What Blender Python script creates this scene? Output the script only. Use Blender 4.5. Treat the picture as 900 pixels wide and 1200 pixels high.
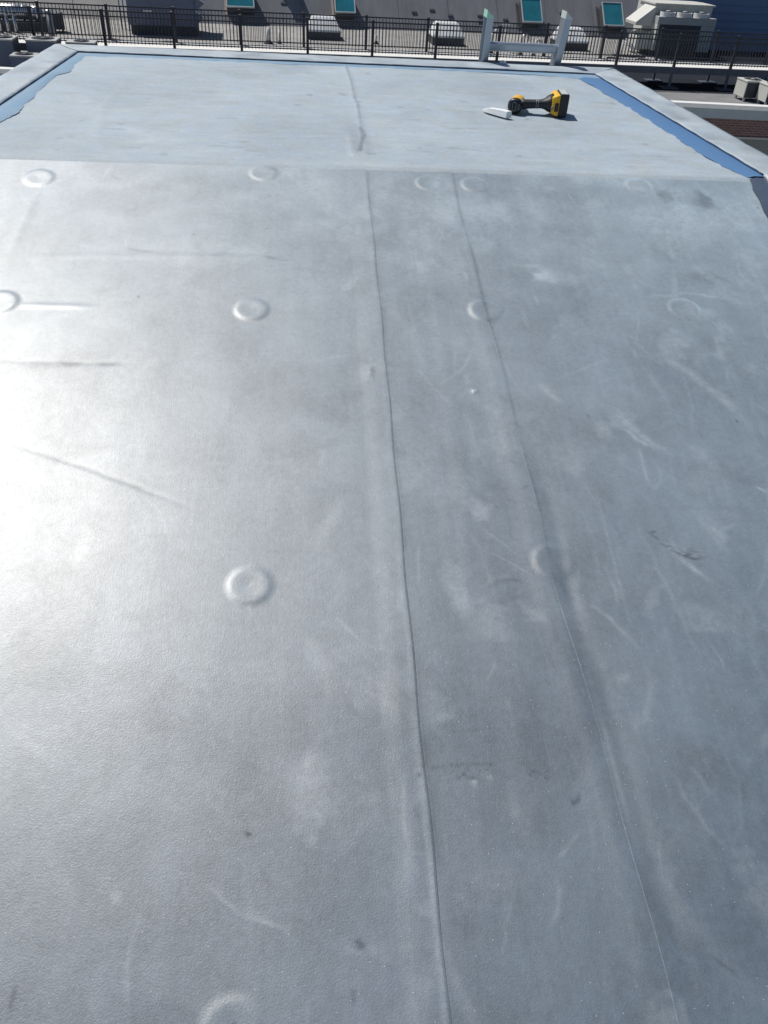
import bpy, math, random
import numpy as np
from mathutils import Matrix, Vector

for o in list(bpy.data.objects):
    bpy.data.objects.remove(o)
scene = bpy.context.scene
COL = scene.collection
PI = math.pi
rad = math.radians

# ------------------------------------------------------------------ camera
EYE = Vector((0.0, 0.0, 0.56))
PITCH, ROLL, YAW = rad(37.92728607), rad(3.59249015), rad(6.88708864)
FPX = 910.91                                   # focal length for a 900 x 1200 frame
fw = Vector((math.sin(YAW) * math.cos(PITCH), math.cos(YAW) * math.cos(PITCH), -math.sin(PITCH)))
r0 = Vector((math.cos(YAW), -math.sin(YAW), 0))
u0 = r0.cross(fw)
rt = math.cos(ROLL) * r0 + math.sin(ROLL) * u0
up = -math.sin(ROLL) * r0 + math.cos(ROLL) * u0
cam_data = bpy.data.cameras.new('camera')
cam = bpy.data.objects.new('camera', cam_data)
COL.objects.link(cam)
m = Matrix((rt, up, -fw)).transposed().to_4x4()
m.translation = EYE
cam.matrix_world = m
cam_data.sensor_fit = 'VERTICAL'
cam_data.sensor_height = 36.0
cam_data.sensor_width = 27.0
cam_data.lens = FPX / 1200 * 36.0
cam_data.clip_start = 0.05
cam_data.clip_end = 2000
scene.camera = cam

# ------------------------------------------------------------------ sky, sun, exposure
SUN_EL, SUN_AZ = rad(56.5), rad(-46.5)           # azimuth from +Y towards +X
sun_dir = Vector((math.sin(SUN_AZ) * math.cos(SUN_EL), math.cos(SUN_AZ) * math.cos(SUN_EL), math.sin(SUN_EL)))
world = bpy.data.worlds.new('World')
scene.world = world
world.use_nodes = True
wn = world.node_tree.nodes
sky = wn.new('ShaderNodeTexSky')
sky.sky_type = 'NISHITA'
sky.sun_disc = False
sky.sun_elevation = SUN_EL
sky.sun_rotation = SUN_AZ
sky.air_density = 1.0
sky.dust_density = 0.6
sky.ozone_density = 4.0
wn['Background'].inputs['Strength'].default_value = 0.062
world.node_tree.links.new(sky.outputs[0], wn['Background'].inputs['Color'])
sl = bpy.data.lights.new('sun', 'SUN')
sl.energy = 4.7
sl.angle = rad(0.5)
sl.color = (1.0, 0.955, 0.89)
sun = bpy.data.objects.new('sun', sl)
COL.objects.link(sun)
sun.rotation_euler = sun_dir.to_track_quat('Z', 'Y').to_euler()
sun.location = (-8, 8, 20)
scene.view_settings.view_transform = 'Standard'
scene.view_settings.look = 'None'
scene.view_settings.exposure = 0.0
scene.view_settings.gamma = 1.0
scene.view_settings.use_curve_mapping = False

# ------------------------------------------------------------------ materials
def mat(name, col, rough=0.6, metal=0.0, var=0.12, nscale=4.0, bump=0.0, bscale=60.0, spec=0.5, stretch=(1, 1, 1), tint=None):
    """Principled material with large- and small-scale tone variation and fine relief."""
    M = bpy.data.materials.new(name)
    M.use_nodes = True
    nt = M.node_tree
    N, Lk = nt.nodes, nt.links
    b = N['Principled BSDF']
    b.inputs['Roughness'].default_value = rough
    b.inputs['Metallic'].default_value = metal
    b.inputs['Specular IOR Level'].default_value = spec
    tc = N.new('ShaderNodeTexCoord')
    mp = N.new('ShaderNodeMapping')
    mp.inputs['Scale'].default_value = stretch
    Lk.new(tc.outputs['Object'], mp.inputs['Vector'])
    n1 = N.new('ShaderNodeTexNoise')
    n1.inputs['Scale'].default_value = nscale
    n1.inputs['Detail'].default_value = 7
    n1.inputs['Roughness'].default_value = 0.65
    Lk.new(mp.outputs[0], n1.inputs['Vector'])
    cr = N.new('ShaderNodeValToRGB')
    cr.color_ramp.elements[0].position = 0.28
    cr.color_ramp.elements[1].position = 0.72
    lo = tint if tint else [c * (1 - var) for c in col]
    cr.color_ramp.elements[0].color = (*lo, 1)
    cr.color_ramp.elements[1].color = (*[min(1, c * (1 + var)) for c in col], 1)
    Lk.new(n1.outputs['Fac'], cr.inputs['Fac'])
    Lk.new(cr.outputs['Color'], b.inputs['Base Color'])
    if bump > 0:
        n2 = N.new('ShaderNodeTexNoise')
        n2.inputs['Scale'].default_value = bscale
        n2.inputs['Detail'].default_value = 4
        Lk.new(mp.outputs[0], n2.inputs['Vector'])
        bp = N.new('ShaderNodeBump')
        bp.inputs['Strength'].default_value = 0.6
        bp.inputs['Distance'].default_value = bump
        Lk.new(n2.outputs['Fac'], bp.inputs['Height'])
        Lk.new(bp.outputs['Normal'], b.inputs['Normal'])
    return M

def membrane_mat(name, base, scuff, dirt, rough, ior, grain, stretch, bigvar, streakvar, sparkle, coat=None, sheen=None):
    """Weathered roofing membrane: tone patches, rubbed streaks, painted-in scuffs and light ('wear' attribute), gritty relief."""
    M = bpy.data.materials.new(name)
    M.use_nodes = True
    nt = M.node_tree
    N, Lk = nt.nodes, nt.links
    b = N['Principled BSDF']
    b.inputs['IOR'].default_value = ior
    if coat:
        b.inputs['Coat Weight'].default_value = coat[0]
        b.inputs['Coat Roughness'].default_value = coat[1]
        b.inputs['Coat IOR'].default_value = coat[2]
    if sheen:
        b.inputs['Sheen Weight'].default_value = sheen[0]
        b.inputs['Sheen Roughness'].default_value = sheen[1]
        b.inputs['Sheen Tint'].default_value = (0.77, 0.93, 1.0, 1)
    tc = N.new('ShaderNodeTexCoord')

    def noise(scale, detail=6, rgh=0.6, st=None, dist=0.0):
        n = N.new('ShaderNodeTexNoise')
        n.inputs['Scale'].default_value = scale
        n.inputs['Detail'].default_value = detail
        n.inputs['Roughness'].default_value = rgh
        n.inputs['Distortion'].default_value = dist
        if st:
            mp = N.new('ShaderNodeMapping')
            mp.inputs['Scale'].default_value = st
            Lk.new(tc.outputs['Object'], mp.inputs['Vector'])
            Lk.new(mp.outputs[0], n.inputs['Vector'])
        else:
            Lk.new(tc.outputs['Object'], n.inputs['Vector'])
        return n.outputs['Fac']

    def math_(op, a, c=None, clamp=False):
        n = N.new('ShaderNodeMath')
        n.operation = op
        n.use_clamp = clamp
        for i, v in enumerate((a, c)):
            if v is None:
                continue
            if isinstance(v, (int, float)):
                n.inputs[i].default_value = v
            else:
                Lk.new(v, n.inputs[i])
        return n.outputs[0]

    def rng(v, a, c, d, e):
        n = N.new('ShaderNodeMapRange')
        n.inputs['From Min'].default_value = a
        n.inputs['From Max'].default_value = c
        n.inputs['To Min'].default_value = d
        n.inputs['To Max'].default_value = e
        Lk.new(v, n.inputs['Value'])
        return n.outputs[0]

    def mixc(f, a, c):
        n = N.new('ShaderNodeMix')
        n.data_type = 'RGBA'
        Lk.new(f, n.inputs[0])
        for i, v in ((6, a), (7, c)):
            if isinstance(v, tuple):
                n.inputs[i].default_value = (*v, 1)
            else:
                Lk.new(v, n.inputs[i])
        return n.outputs[2]

    big = noise(2.2, 5, 0.62, None, 0.6)
    mid = noise(9.0, 7, 0.7, None, 1.0)
    streak = noise(7.0, 8, 0.72, stretch, 0.4)
    fine = noise(420.0, 3, 0.6)
    fine2 = noise(90.0, 5, 0.75)
    v = math_('ADD', rng(big, 0.3, 0.7, 1 - bigvar, 1 + bigvar), rng(mid, 0.3, 0.7, -bigvar * 0.55, bigvar * 0.55))
    v = math_('ADD', v, rng(streak, 0.3, 0.75, -streakvar, streakvar))
    v = math_('ADD', v, rng(fine2, 0.25, 0.75, -0.11, 0.11))
    v = math_('ADD', v, rng(fine, 0.25, 0.75, -0.12, 0.12))
    hue = mixc(rng(mid, 0.35, 0.7, 0, 1), tuple(c * k for c, k in zip(base, (1.04, 1.0, 0.95))), tuple(c * k for c, k in zip(base, (0.95, 1.0, 1.07))))
    vm = N.new('ShaderNodeVectorMath')
    vm.operation = 'SCALE'
    Lk.new(hue, vm.inputs[0])
    Lk.new(v, vm.inputs['Scale'])
    at = N.new('ShaderNodeAttribute')
    at.attribute_name = 'wear_and_light'
    sp = N.new('ShaderNodeSeparateColor')
    Lk.new(at.outputs['Color'], sp.inputs[0])
    # chalky rub marks break up with noise
    chalk = noise(55.0, 6, 0.8, (1.0, 1.0, 1.0), 0.5)
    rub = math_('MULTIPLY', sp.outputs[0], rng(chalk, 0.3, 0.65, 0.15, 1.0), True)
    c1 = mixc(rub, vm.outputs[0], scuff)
    dk = math_('MULTIPLY', sp.outputs[1], rng(chalk, 0.3, 0.55, 0.45, 1.0), True)
    c2 = mixc(dk, c1, dirt)
    # pin-head pale flecks
    vor = N.new('ShaderNodeTexVoronoi')
    vor.inputs['Scale'].default_value = 120.0
    Lk.new(tc.outputs['Object'], vor.inputs['Vector'])
    fl = math_('LESS_THAN', vor.outputs['Distance'], 0.075)
    sc = N.new('ShaderNodeSeparateColor')
    Lk.new(vor.outputs['Color'], sc.inputs[0])
    fl = math_('MULTIPLY', fl, math_('LESS_THAN', sc.outputs[0], sparkle))
    c3 = mixc(math_('MULTIPLY', fl, 0.8), c2, (0.50, 0.51, 0.51))
    Lk.new(c3, b.inputs['Base Color'])
    if sheen:      # grime dulls the surface film, fresh rubbing brightens it
        g_ = math_('MULTIPLY', v, math_('SUBTRACT', 1.0, math_('MULTIPLY', dk, 0.85)))
        g_ = math_('MULTIPLY', g_, math_('ADD', 1.0, math_('MULTIPLY', rub, 1.25)))
        Lk.new(math_('MULTIPLY', g_, 0.5), b.inputs['Specular IOR Level'])
        Lk.new(math_('MULTIPLY', g_, sheen[0]), b.inputs['Sheen Weight'])
        Lk.new(math_('MULTIPLY', g_, coat[0], True), b.inputs['Coat Weight'])
    rr = math_('ADD', rng(big, 0.3, 0.7, rough - 0.03, rough + 0.03), rng(streak, 0.3, 0.75, -0.03, 0.03))
    rr = math_('ADD', rr, math_('MULTIPLY', rub, 0.10))
    Lk.new(rr, b.inputs['Roughness'])
    h = math_('ADD', math_('MULTIPLY', fine, 1.0), math_('MULTIPLY', noise(150.0, 4, 0.7), 0.30))
    h = math_('ADD', h, math_('MULTIPLY', noise(24.0, 4, 0.6), 0.30))
    h = math_('ADD', h, math_('MULTIPLY', streak, 0.5))
    bp = N.new('ShaderNodeBump')
    bp.inputs['Strength'].default_value = 1.0
    bp.inputs['Distance'].default_value = grain
    Lk.new(h, bp.inputs['Height'])
    Lk.new(bp.outputs['Normal'], b.inputs['Normal'])
    if coat:
        Lk.new(bp.outputs['Normal'], b.inputs['Coat Normal'])
    return M

MM = {}
MM['slope'] = membrane_mat('grey_membrane', (0.030, 0.056, 0.088), (0.110, 0.142, 0.175), (0.010, 0.015, 0.026), 0.60, 2.28, 0.00030, (5.5, 0.55, 0.55), 0.18, 0.065, 0.34, coat=(0.45, 0.38, 1.65), sheen=(1.0, 0.6))
MM['flat'] = membrane_mat('pale_coated_membrane', (0.345, 0.405, 0.448), (0.53, 0.57, 0.59), (0.13, 0.155, 0.19), 0.54, 1.5, 0.0015, (1.0, 3.2, 1.0), 0.11, 0.08, 0.03)
MM['blue'] = mat('blue_primer', (0.060, 0.150, 0.315), 0.48, 0, 0.12, 9, 0.0006, 120, stretch=(2.5, .6, 1), tint=(0.085, 0.178, 0.325))
MM['pale_blue'] = mat('thin_blue_primer', (0.16, 0.27, 0.385), 0.5, 0, 0.12, 9, 0.0006, 120, stretch=(2.5, .6, 1), tint=(0.23, 0.33, 0.42))
MM['slate'] = mat('slate_primer', (0.055, 0.075, 0.115), 0.45, 0, 0.2, 9, 0.0006, 120)
MM['lap'] = mat('lap_sealant', (0.03, 0.06, 0.12), 0.4, 0, 0.3, 20)
MM['stucco'] = mat('grey_stucco', (0.30, 0.31, 0.32), 0.85, 0, 0.12, 2, 0.003, 40)
MM['black_steel'] = mat('black_painted_steel', (0.010, 0.014, 0.025), 0.45, 0, 0.3, 8)
MM['grey_steel'] = mat('grey_blue_steel', (0.085, 0.10, 0.13), 0.5, 0.2, 0.25, 5)
MM['deck'] = mat('pale_deck', (0.66, 0.66, 0.64), 0.75, 0, 0.10, 6, 0.002, 50)
MM['alu'] = mat('ladder_fibreglass', (0.37, 0.42, 0.48), 0.42, 0.8, 0.08, 12, 0.0004, 160, stretch=(1, 1, 0.2))
MM['mint'] = mat('mint_plastic', (0.34, 0.62, 0.50), 0.45, 0, 0.08, 20)
MM['pale_mint'] = mat('faded_mint_plastic', (0.50, 0.55, 0.53), 0.5, 0, 0.08, 20)
MM['yellow'] = mat('yellow_plastic', (0.78, 0.44, 0.015), 0.36, 0, 0.06, 30, 0.0003, 400)
MM['black_plastic'] = mat('black_plastic', (0.012, 0.013, 0.017), 0.42, 0, 0.3, 40, 0.0003, 500)
MM['grip'] = mat('black_rubber_grip', (0.020, 0.021, 0.026), 0.55, 0, 0.3, 60, 0.0005, 500)
MM['grey_plastic'] = mat('grey_plastic', (0.22, 0.23, 0.25), 0.4, 0, 0.2, 40)
MM['sunlit_plastic'] = mat('sunlit_grey_plastic', (0.50, 0.50, 0.49), 0.4, 0, 0.15, 40)
MM['white_plastic'] = mat('white_plastic', (0.78, 0.79, 0.79), 0.45, 0, 0.06, 30, 0.0004, 200)
MM['white_metal'] = mat('white_painted_metal', (0.76, 0.76, 0.74), 0.45, 0, 0.06, 3)
MM['grey_fascia'] = mat('grey_blue_fascia', (0.26, 0.31, 0.35), 0.6, 0, 0.10, 2)
MM['gravel'] = mat('tan_gravel_cap', (0.29, 0.285, 0.275), 0.95, 0, 0.22, 1.6, 0.02, 26)
MM['dark_roof'] = mat('dark_membrane', (0.018, 0.021, 0.028), 0.9, 0, 0.3, 0.8, 0.004, 20, spec=0.08)  # membrane lowered to near black, standing in for shade at the walkway
MM['mid_roof'] = mat('grey_cap_sheet', (0.19, 0.19, 0.195), 0.9, 0, 0.15, 1.5, 0.004, 30)
MM['shingle'] = mat('grey_slope_sheet', (0.165, 0.17, 0.19), 0.9, 0, 0.22, 0.9, 0.006, 30, stretch=(2.2, 0.5, 0.5))
MM['tan_strip'] = mat('tan_slope_sheet', (0.42, 0.40, 0.37), 0.9, 0, 0.12, 1.2, 0.006, 30)
MM['shadow_joint'] = mat('dark_joint', (0.05, 0.05, 0.055), 0.9)
MM['teal_glass'] = mat('teal_glass', (0.022, 0.17, 0.215), 0.06, 0, 0.22, 1.5, spec=0.9)
MM['frame_grey'] = mat('pale_grey_frame', (0.46, 0.50, 0.52), 0.4, 0.3, 0.08, 4)
MM['curb_dark'] = mat('dark_curb_flashing', (0.05, 0.053, 0.06), 0.7, 0, 0.2, 3)
MM['tan_flash'] = mat('tan_flashing', (0.36, 0.29, 0.25), 0.7, 0, 0.2, 3)
MM['white_dome'] = mat('milky_dome', (0.74, 0.75, 0.75), 0.3, 0, 0.06, 2)
MM['beige_metal'] = mat('beige_unit_metal', (0.55, 0.55, 0.51), 0.5, 0, 0.07, 2)
MM['grey_metal'] = mat('grey_unit_metal', (0.40, 0.41, 0.40), 0.5, 0, 0.10, 3)
MM['slate_metal'] = mat('slate_unit_metal', (0.135, 0.16, 0.225), 0.5, 0, 0.12, 2)
MM['coil'] = mat('dark_coil', (0.075, 0.080, 0.095), 0.6, 0.3, 0.25, 6)
MM['fan_dark'] = mat('fan_guard_dark', (0.02, 0.02, 0.023), 0.5, 0, 0.2, 8)
MM['galv'] = mat('galvanised_duct', (0.66, 0.68, 0.70), 0.3, 0.85, 0.1, 4)
MM['blue_siding'] = mat('blue_grey_siding', (0.125, 0.19, 0.335), 0.55, 0, 0.08, 1)
MM['blue_panel'] = mat('blue_panel', (0.06, 0.17, 0.33), 0.5, 0, 0.12, 3)
MM['concrete'] = mat('concrete', (0.33, 0.33, 0.32), 0.9, 0, 0.15, 1.5, 0.004, 30)
MM['concrete_pale'] = mat('pale_bounce_terrace', (0.45, 0.45, 0.43), 0.9, 0, 0.15, .6, 0.004, 30)
MM['glass_dark'] = mat('dark_window_glass', (0.10, 0.12, 0.13), 0.12, 0, 0.2, 1)
MM['asphalt'] = mat('asphalt', (0.05, 0.05, 0.053), 0.9, 0, 0.2, 0.5, 0.004, 20)
MM['rubber'] = mat('black_rubber', (0.02, 0.02, 0.02), 0.8, 0, 0.2, 8)

def brick_mat():
    M = bpy.data.materials.new('red_brown_brick')
    M.use_nodes = True
    N, Lk = M.node_tree.nodes, M.node_tree.links
    b = N['Principled BSDF']
    tc = N.new('ShaderNodeTexCoord')
    mp = N.new('ShaderNodeMapping')
    mp.inputs['Rotation'].default_value = (PI / 2, 0, 0)
    Lk.new(tc.outputs['Object'], mp.inputs['Vector'])
    br = N.new('ShaderNodeTexBrick')
    br.inputs['Color1'].default_value = (0.15, 0.075, 0.07, 1)
    br.inputs['Color2'].default_value = (0.095, 0.055, 0.055, 1)
    br.inputs['Mortar'].default_value = (0.20, 0.175, 0.165, 1)
    br.inputs['Scale'].default_value = 1.0
    br.inputs['Mortar Size'].default_value = 0.008
    br.inputs['Brick Width'].default_value = 0.21
    br.inputs['Row Height'].default_value = 0.072
    Lk.new(mp.outputs[0], br.inputs['Vector'])
    Lk.new(br.outputs['Color'], b.inputs['Base Color'])
    b.inputs['Roughness'].default_value = 0.9
    return M
MM['brick'] = brick_mat()

# ------------------------------------------------------------------ mesh helpers
class MB:
    def __init__(self):
        self.v, self.f = [], []

    def add(self, vs, fs):
        k = len(self.v)
        self.v += [tuple(p) for p in vs]
        self.f += [tuple(i + k for i in f) for f in fs]
        return self

    def box(self, x0, x1, y0, y1, z0, z1):
        return self.hexa([(x0, y0, z0), (x1, y0, z0), (x1, y1, z0), (x0, y1, z0)], [(x0, y0, z1), (x1, y0, z1), (x1, y1, z1), (x0, y1, z1)])

    def hexa(self, lo, hi):
        return self.add(list(lo) + list(hi), [(3, 2, 1, 0), (4, 5, 6, 7), (0, 1, 5, 4), (1, 2, 6, 5), (2, 3, 7, 6), (3, 0, 4, 7)])

    def loft(self, rings, cap=True):
        n = len(rings[0])
        vs = [p for r in rings for p in r]
        fs = []
        for i in range(len(rings) - 1):
            for j in range(n):
                k = (j + 1) % n
                fs.append((i * n + j, i * n + k, (i + 1) * n + k, (i + 1) * n + j))
        if cap:
            fs.append(tuple(range(n - 1, -1, -1)))
            fs.append(tuple((len(rings) - 1) * n + j for j in range(n)))
        return self.add(vs, fs)

    def tube(self, pts, r, n=10, cap=True):
        pts = [Vector(p) for p in pts]
        rings = []
        for i, p in enumerate(pts):
            t = (pts[min(i + 1, len(pts) - 1)] - pts[max(i - 1, 0)]).normalized()
            a = Vector((0, 0, 1)) if abs(t.z) < 0.9 else Vector((1, 0, 0))
            x = t.cross(a).normalized()
            y = t.cross(x)
            rr = r[i] if isinstance(r, (list, tuple)) else r
            rings.append([p + rr * (math.cos(2 * PI * k / n) * x + math.sin(2 * PI * k / n) * y) for k in range(n)])
        return self.loft(rings, cap)

    def build(self, name, material, parent=None, bevel=0.0, smooth=False, world=False, segs=2):
        me = bpy.data.meshes.new(name)
        me.from_pydata(self.v, [], self.f)
        me.update()
        import bmesh
        bm = bmesh.new()
        bm.from_mesh(me)
        bmesh.ops.recalc_face_normals(bm, faces=bm.faces)
        if bevel > 0:
            bmesh.ops.bevel(bm, geom=list(bm.edges), offset=bevel, segments=segs, profile=0.5, affect='EDGES', clamp_overlap=True)
        bm.to_mesh(me)
        bm.free()
        return link(name, me, material, parent, smooth, world)

def link(name, me, material, parent=None, smooth=False, world=False):
    if material is not None:
        me.materials.append(MM[material])
    if smooth:
        me.shade_smooth()
    o = bpy.data.objects.new(name, me)
    COL.objects.link(o)
    if parent is not None:
        o.parent = parent
        if world:
            o.matrix_parent_inverse = WM(parent).inverted()
    return o

def WM(o):
    mm = Matrix.Translation(o.location) @ o.rotation_euler.to_matrix().to_4x4()
    if o.parent:
        mm = WM(o.parent) @ o.matrix_parent_inverse @ mm
    return mm

def thing(name, label, cat, loc=(0, 0, 0), rz=0.0, group=None):
    o = bpy.data.objects.new(name, None)
    COL.objects.link(o)
    o.empty_display_size = 0.1
    o.location = loc
    o.rotation_euler = (0, 0, rz)
    return tag(o, label, cat, group)

def tag(o, label, cat, group=None):
    o['label'] = label
    o['category'] = cat
    if group:
        o['group'] = group
    return o

def structure(o):
    o['kind'] = 'structure'
    return o

def dup(o, parent=None):
    c = o.copy()
    COL.objects.link(c)
    c.parent = parent
    for ch in list(o.children):
        dup(ch, c)
    return c

def rounded_rect(cx, cy, hx, hy, r, n=5):
    pts = []
    for (sx, sy, a0) in ((1, 1, 0), (-1, 1, 90), (-1, -1, 180), (1, -1, 270)):
        for k in range(n + 1):
            a = rad(a0 + 90 * k / n)
            pts.append((cx + sx * (hx - r) + r * math.cos(a), cy + sy * (hy - r) + r * math.sin(a)))
    return pts

# lattice noise for relief and wear
rs = np.random.RandomState(7)
def vnoise(x, y, sx, sy, seed):
    r = np.random.RandomState(seed)
    T = r.rand(128, 128)
    x = np.asarray(x, float) / sx + 1000.0
    y = np.asarray(y, float) / sy + 1000.0
    i, j = np.floor(x).astype(int), np.floor(y).astype(int)
    fx, fy = x - i, y - j
    fx, fy = fx ** 3 * (fx * (6 * fx - 15) + 10), fy ** 3 * (fy * (6 * fy - 15) + 10)
    a, b = T[i % 128, j % 128], T[(i + 1) % 128, j % 128]
    c, d = T[i % 128, (j + 1) % 128], T[(i + 1) % 128, (j + 1) % 128]
    return (a * (1 - fx) + b * fx) * (1 - fy) + (c * (1 - fx) + d * fx) * fy - 0.5

# ------------------------------------------------------------------ ground far below
structure(MB().add([(-900, -900, -9.0), (900, -900, -9.0), (900, 900, -9.0), (-900, 900, -9.0)], [(0, 1, 2, 3)]).build('ground', 'asphalt'))

# ================================================================== THE BULKHEAD ROOF
XL, XR, YF, YR = -1.093, 1.432, 4.062, 2.217       # outer edges, far edge, ridge between flat and slope
IL, IR, IFAR = -0.950, 1.290, 3.852                # inner laps of the edge flashing
SL = rad(15.0)
CS, SN = math.cos(SL), math.sin(SL)
UEND = 3.3
bulk = thing('bulkhead', 'grey membrane roof of a bulkhead with round fastener bumps and blue primed edges', 'roof', (0.17, 2.2, -9.0))

def on_slope(x, u, h=0.0):
    """point on the slope, u metres down from the ridge and h above the sheet"""
    return (x, YR - u * CS - h * SN, -u * SN + h * CS)

# walls under the roof
yb = YR - UEND * CS
zb = -UEND * SN
side = [(XL + .02, YF - .02), (XL + .02, yb + .02)]
w = MB()
prof = [(YF - .02, -9.0), (YF - .02, -0.03), (YR, -0.03), (yb + .02, zb - .03), (yb + .02, -9.0)]
w.add([(XL + .02, y, z) for y, z in prof] + [(XR - .02, y, z) for y, z in prof],
      [(0, 1, 2, 3, 4), (9, 8, 7, 6, 5), (0, 5, 6, 1), (1, 6, 7, 2), (2, 7, 8, 3), (3, 8, 9, 4), (4, 9, 5, 0)])
w.build('wall', 'stucco', bulk, world=True)

# --- relief, painted light and wear maps on a regular lattice (X, u)
GX0, GX1, GU0, GU1, GS = -1.16, 1.50, -0.05, 2.45, 0.0025
nx, nu = int((GX1 - GX0) / GS) + 1, int((GU1 - GU0) / GS) + 1
gx = GX0 + GS * np.arange(nx)
gu = GU0 + GS * np.arange(nu)
GXX, GUU = np.meshgrid(gx, gu, indexing='ij')
HT = np.zeros((nx, nu))
LT = np.zeros((nx, nu))
DT = np.zeros((nx, nu))
for (sx, su, a, sd) in ((.55, .9, .0030, 1), (.21, .34, .0013, 2), (.085, .42, .00055, 3), (.045, .09, .00022, 4), (.30, .06, .00030, 5), (.03, .2, .00012, 6)):
    HT += a * vnoise(GXX, GUU, sx, su, sd)
HT *= np.clip(GUU / .14, .12, 1)                          # the sheet is held flat at the ridge

def to_slope(px, py):
    """where the ray through a photograph point meets the slope: (X, u)"""
    px, py = float(px), float(py)
    d = (px - 450) / FPX * rt + (600 - py) / FPX * up + fw
    n = Vector((0, -SN, CS))
    t = (-YR * SN - EYE.dot(n)) / d.dot(n)
    q = EYE + t * d
    return q.x, (YR - q.y) / CS

def stroke(A, pts, width, amp, soft=1.0, taper=True, wob=0.0, mode='max'):
    """paint a soft line (X, u points, metres) into a map"""
    pts = [np.array(p, float) for p in pts]
    P = [pts[0]]
    for a, b in zip(pts[:-1], pts[1:]):
        k = max(1, int(np.linalg.norm(b - a) / 0.02))
        for i in range(1, k + 1):
            q = a + (b - a) * i / k
            P.append(q + rs.randn(2) * wob)
    n = len(P) - 1
    for i in range(n):
        a, b = P[i], P[i + 1]
        t0, t1 = i / n, (i + 1) / n
        w = width * 2.2
        i0, i1 = int((min(a[0], b[0]) - w - GX0) / GS), int((max(a[0], b[0]) + w - GX0) / GS) + 2
        j0, j1 = int((min(a[1], b[1]) - w - GU0) / GS), int((max(a[1], b[1]) + w - GU0) / GS) + 2
        i0, j0 = max(i0, 0), max(j0, 0)
        i1, j1 = min(i1, nx), min(j1, nu)
        if i1 <= i0 or j1 <= j0:
            continue
        X, U = GXX[i0:i1, j0:j1], GUU[i0:i1, j0:j1]
        d = b - a
        L2 = max(d @ d, 1e-12)
        t = np.clip(((X - a[0]) * d[0] + (U - a[1]) * d[1]) / L2, 0, 1)
        dist = np.hypot(X - a[0] - t * d[0], U - a[1] - t * d[1])
        tt = t0 + (t1 - t0) * t
        k = np.exp(-(dist / width) ** 2 * 1.6)
        if taper:
            k = k * np.minimum(1, 3.2 * np.minimum(tt + .04, 1.04 - tt))
        S = A[i0:i1, j0:j1]
        if mode == 'max':
            A[i0:i1, j0:j1] = np.maximum(S, amp * k) if amp > 0 else np.minimum(S, amp * k)
        else:
            A[i0:i1, j0:j1] = S + amp * k

def relief(pts, width, amp):
    """add a ridge (amp > 0) or a groove to the sheet"""
    T = np.zeros_like(HT)
    stroke(T, pts, width, amp * .45)
    HT.__iadd__(T)

def blob(A, x, u, rx, ru, amp, rot=0.0, seed=0):
    w = 2.2 * max(rx, ru)
    i0, i1 = max(int((x - w - GX0) / GS), 0), min(int((x + w - GX0) / GS) + 2, nx)
    j0, j1 = max(int((u - w - GU0) / GS), 0), min(int((u + w - GU0) / GS) + 2, nu)
    if i1 <= i0 or j1 <= j0:
        return
    X, U = GXX[i0:i1, j0:j1] - x, GUU[i0:i1, j0:j1] - u
    c, s = math.cos(rot), math.sin(rot)
    d = ((X * c + U * s) / rx) ** 2 + ((-X * s + U * c) / ru) ** 2
    d = d * (1 + 1.4 * vnoise(X, U, max(rx, ru) * .35, max(rx, ru) * .35, seed + 50))
    k = amp * np.clip(1.25 - d, 0, 1)
    A[i0:i1, j0:j1] = np.maximum(A[i0:i1, j0:j1], k)

S = lambda *q: [to_slope(*p) for p in q]
SEAM1 = [(0.158, -0.05), (0.158, 0.014), (0.162, 0.25), (0.1627, 0.49), (0.163, 0.78), (0.1616, 1.08), (0.1606, 1.34), (0.160, 1.53), (0.1615, 1.74), (0.162, 1.93), (0.164, 3.4)]
SEAM2 = [(0.387, -0.05), (0.388, 0.065), (0.391, 0.317), (0.402, 0.616), (0.410, 0.904), (0.4145, 1.164), (0.4155, 1.328), (0.426, 1.50), (0.434, 1.636), (0.438, 1.787), (0.441, 1.907), (0.46, 3.4)]
s1 = lambda u: np.interp(u, [p[1] for p in SEAM1], [p[0] for p in SEAM1]) + 0.0012 * np.sin(np.asarray(u) * 23) 
s2 = lambda u: np.interp(u, [p[1] for p in SEAM2], [p[0] for p in SEAM2]) + 0.0020 * np.sin(np.asarray(u) * 17 + 1)

# named marks read off the photograph
relief(S((0, 516), (110, 552), (230, 598)), .006, -.0016)                  # fold running in from the left edge
stroke(DT, S((0, 516), (110, 552), (225, 595)), .0035, .26)
relief(S((8, 358), (60, 359), (118, 361)), .010, .0022)                    # bright ridge beside a fastener
stroke(DT, S((0, 424), (70, 427), (165, 427)), .008, .55, wob=.002)
stroke(DT, S((0, 431), (60, 430), (130, 427)), .012, .25, wob=.003)
relief(S((0, 424), (70, 426), (170, 427)), .010, -.0010)
stroke(DT, S((135, 295), (220, 298), (330, 302), (360, 306)), .010, .20, wob=.003)
stroke(DT, S((140, 290), (185, 298)), .007, .35, wob=.002)
relief(S((0, 303), (120, 300), (330, 303)), .014, .0008)
stroke(DT, S((300, 300), (352, 309)), .006, .35, wob=.002)
relief(S((45, 222), (15, 290), (5, 310)), .016, .0015)
relief(S((500, 780), (545, 800), (550, 805)), .006, -.0008)
stroke(DT, S((545, 797), (551, 806)), .003, .8)
stroke(LT, S((395, 725), (425, 755), (462, 766)), .004, .55)
stroke(LT, S((240, 1035), (285, 1075), (338, 1090), (342, 1082)), .003, .7)
relief(S((240, 1035), (285, 1075), (338, 1090)), .006, .0007)
stroke(LT, S((345, 930), (365, 900), (385, 925)), .024, .30)
blob(LT, *to_slope(365, 930), .035, .06, .35, 0, 3)
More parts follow.
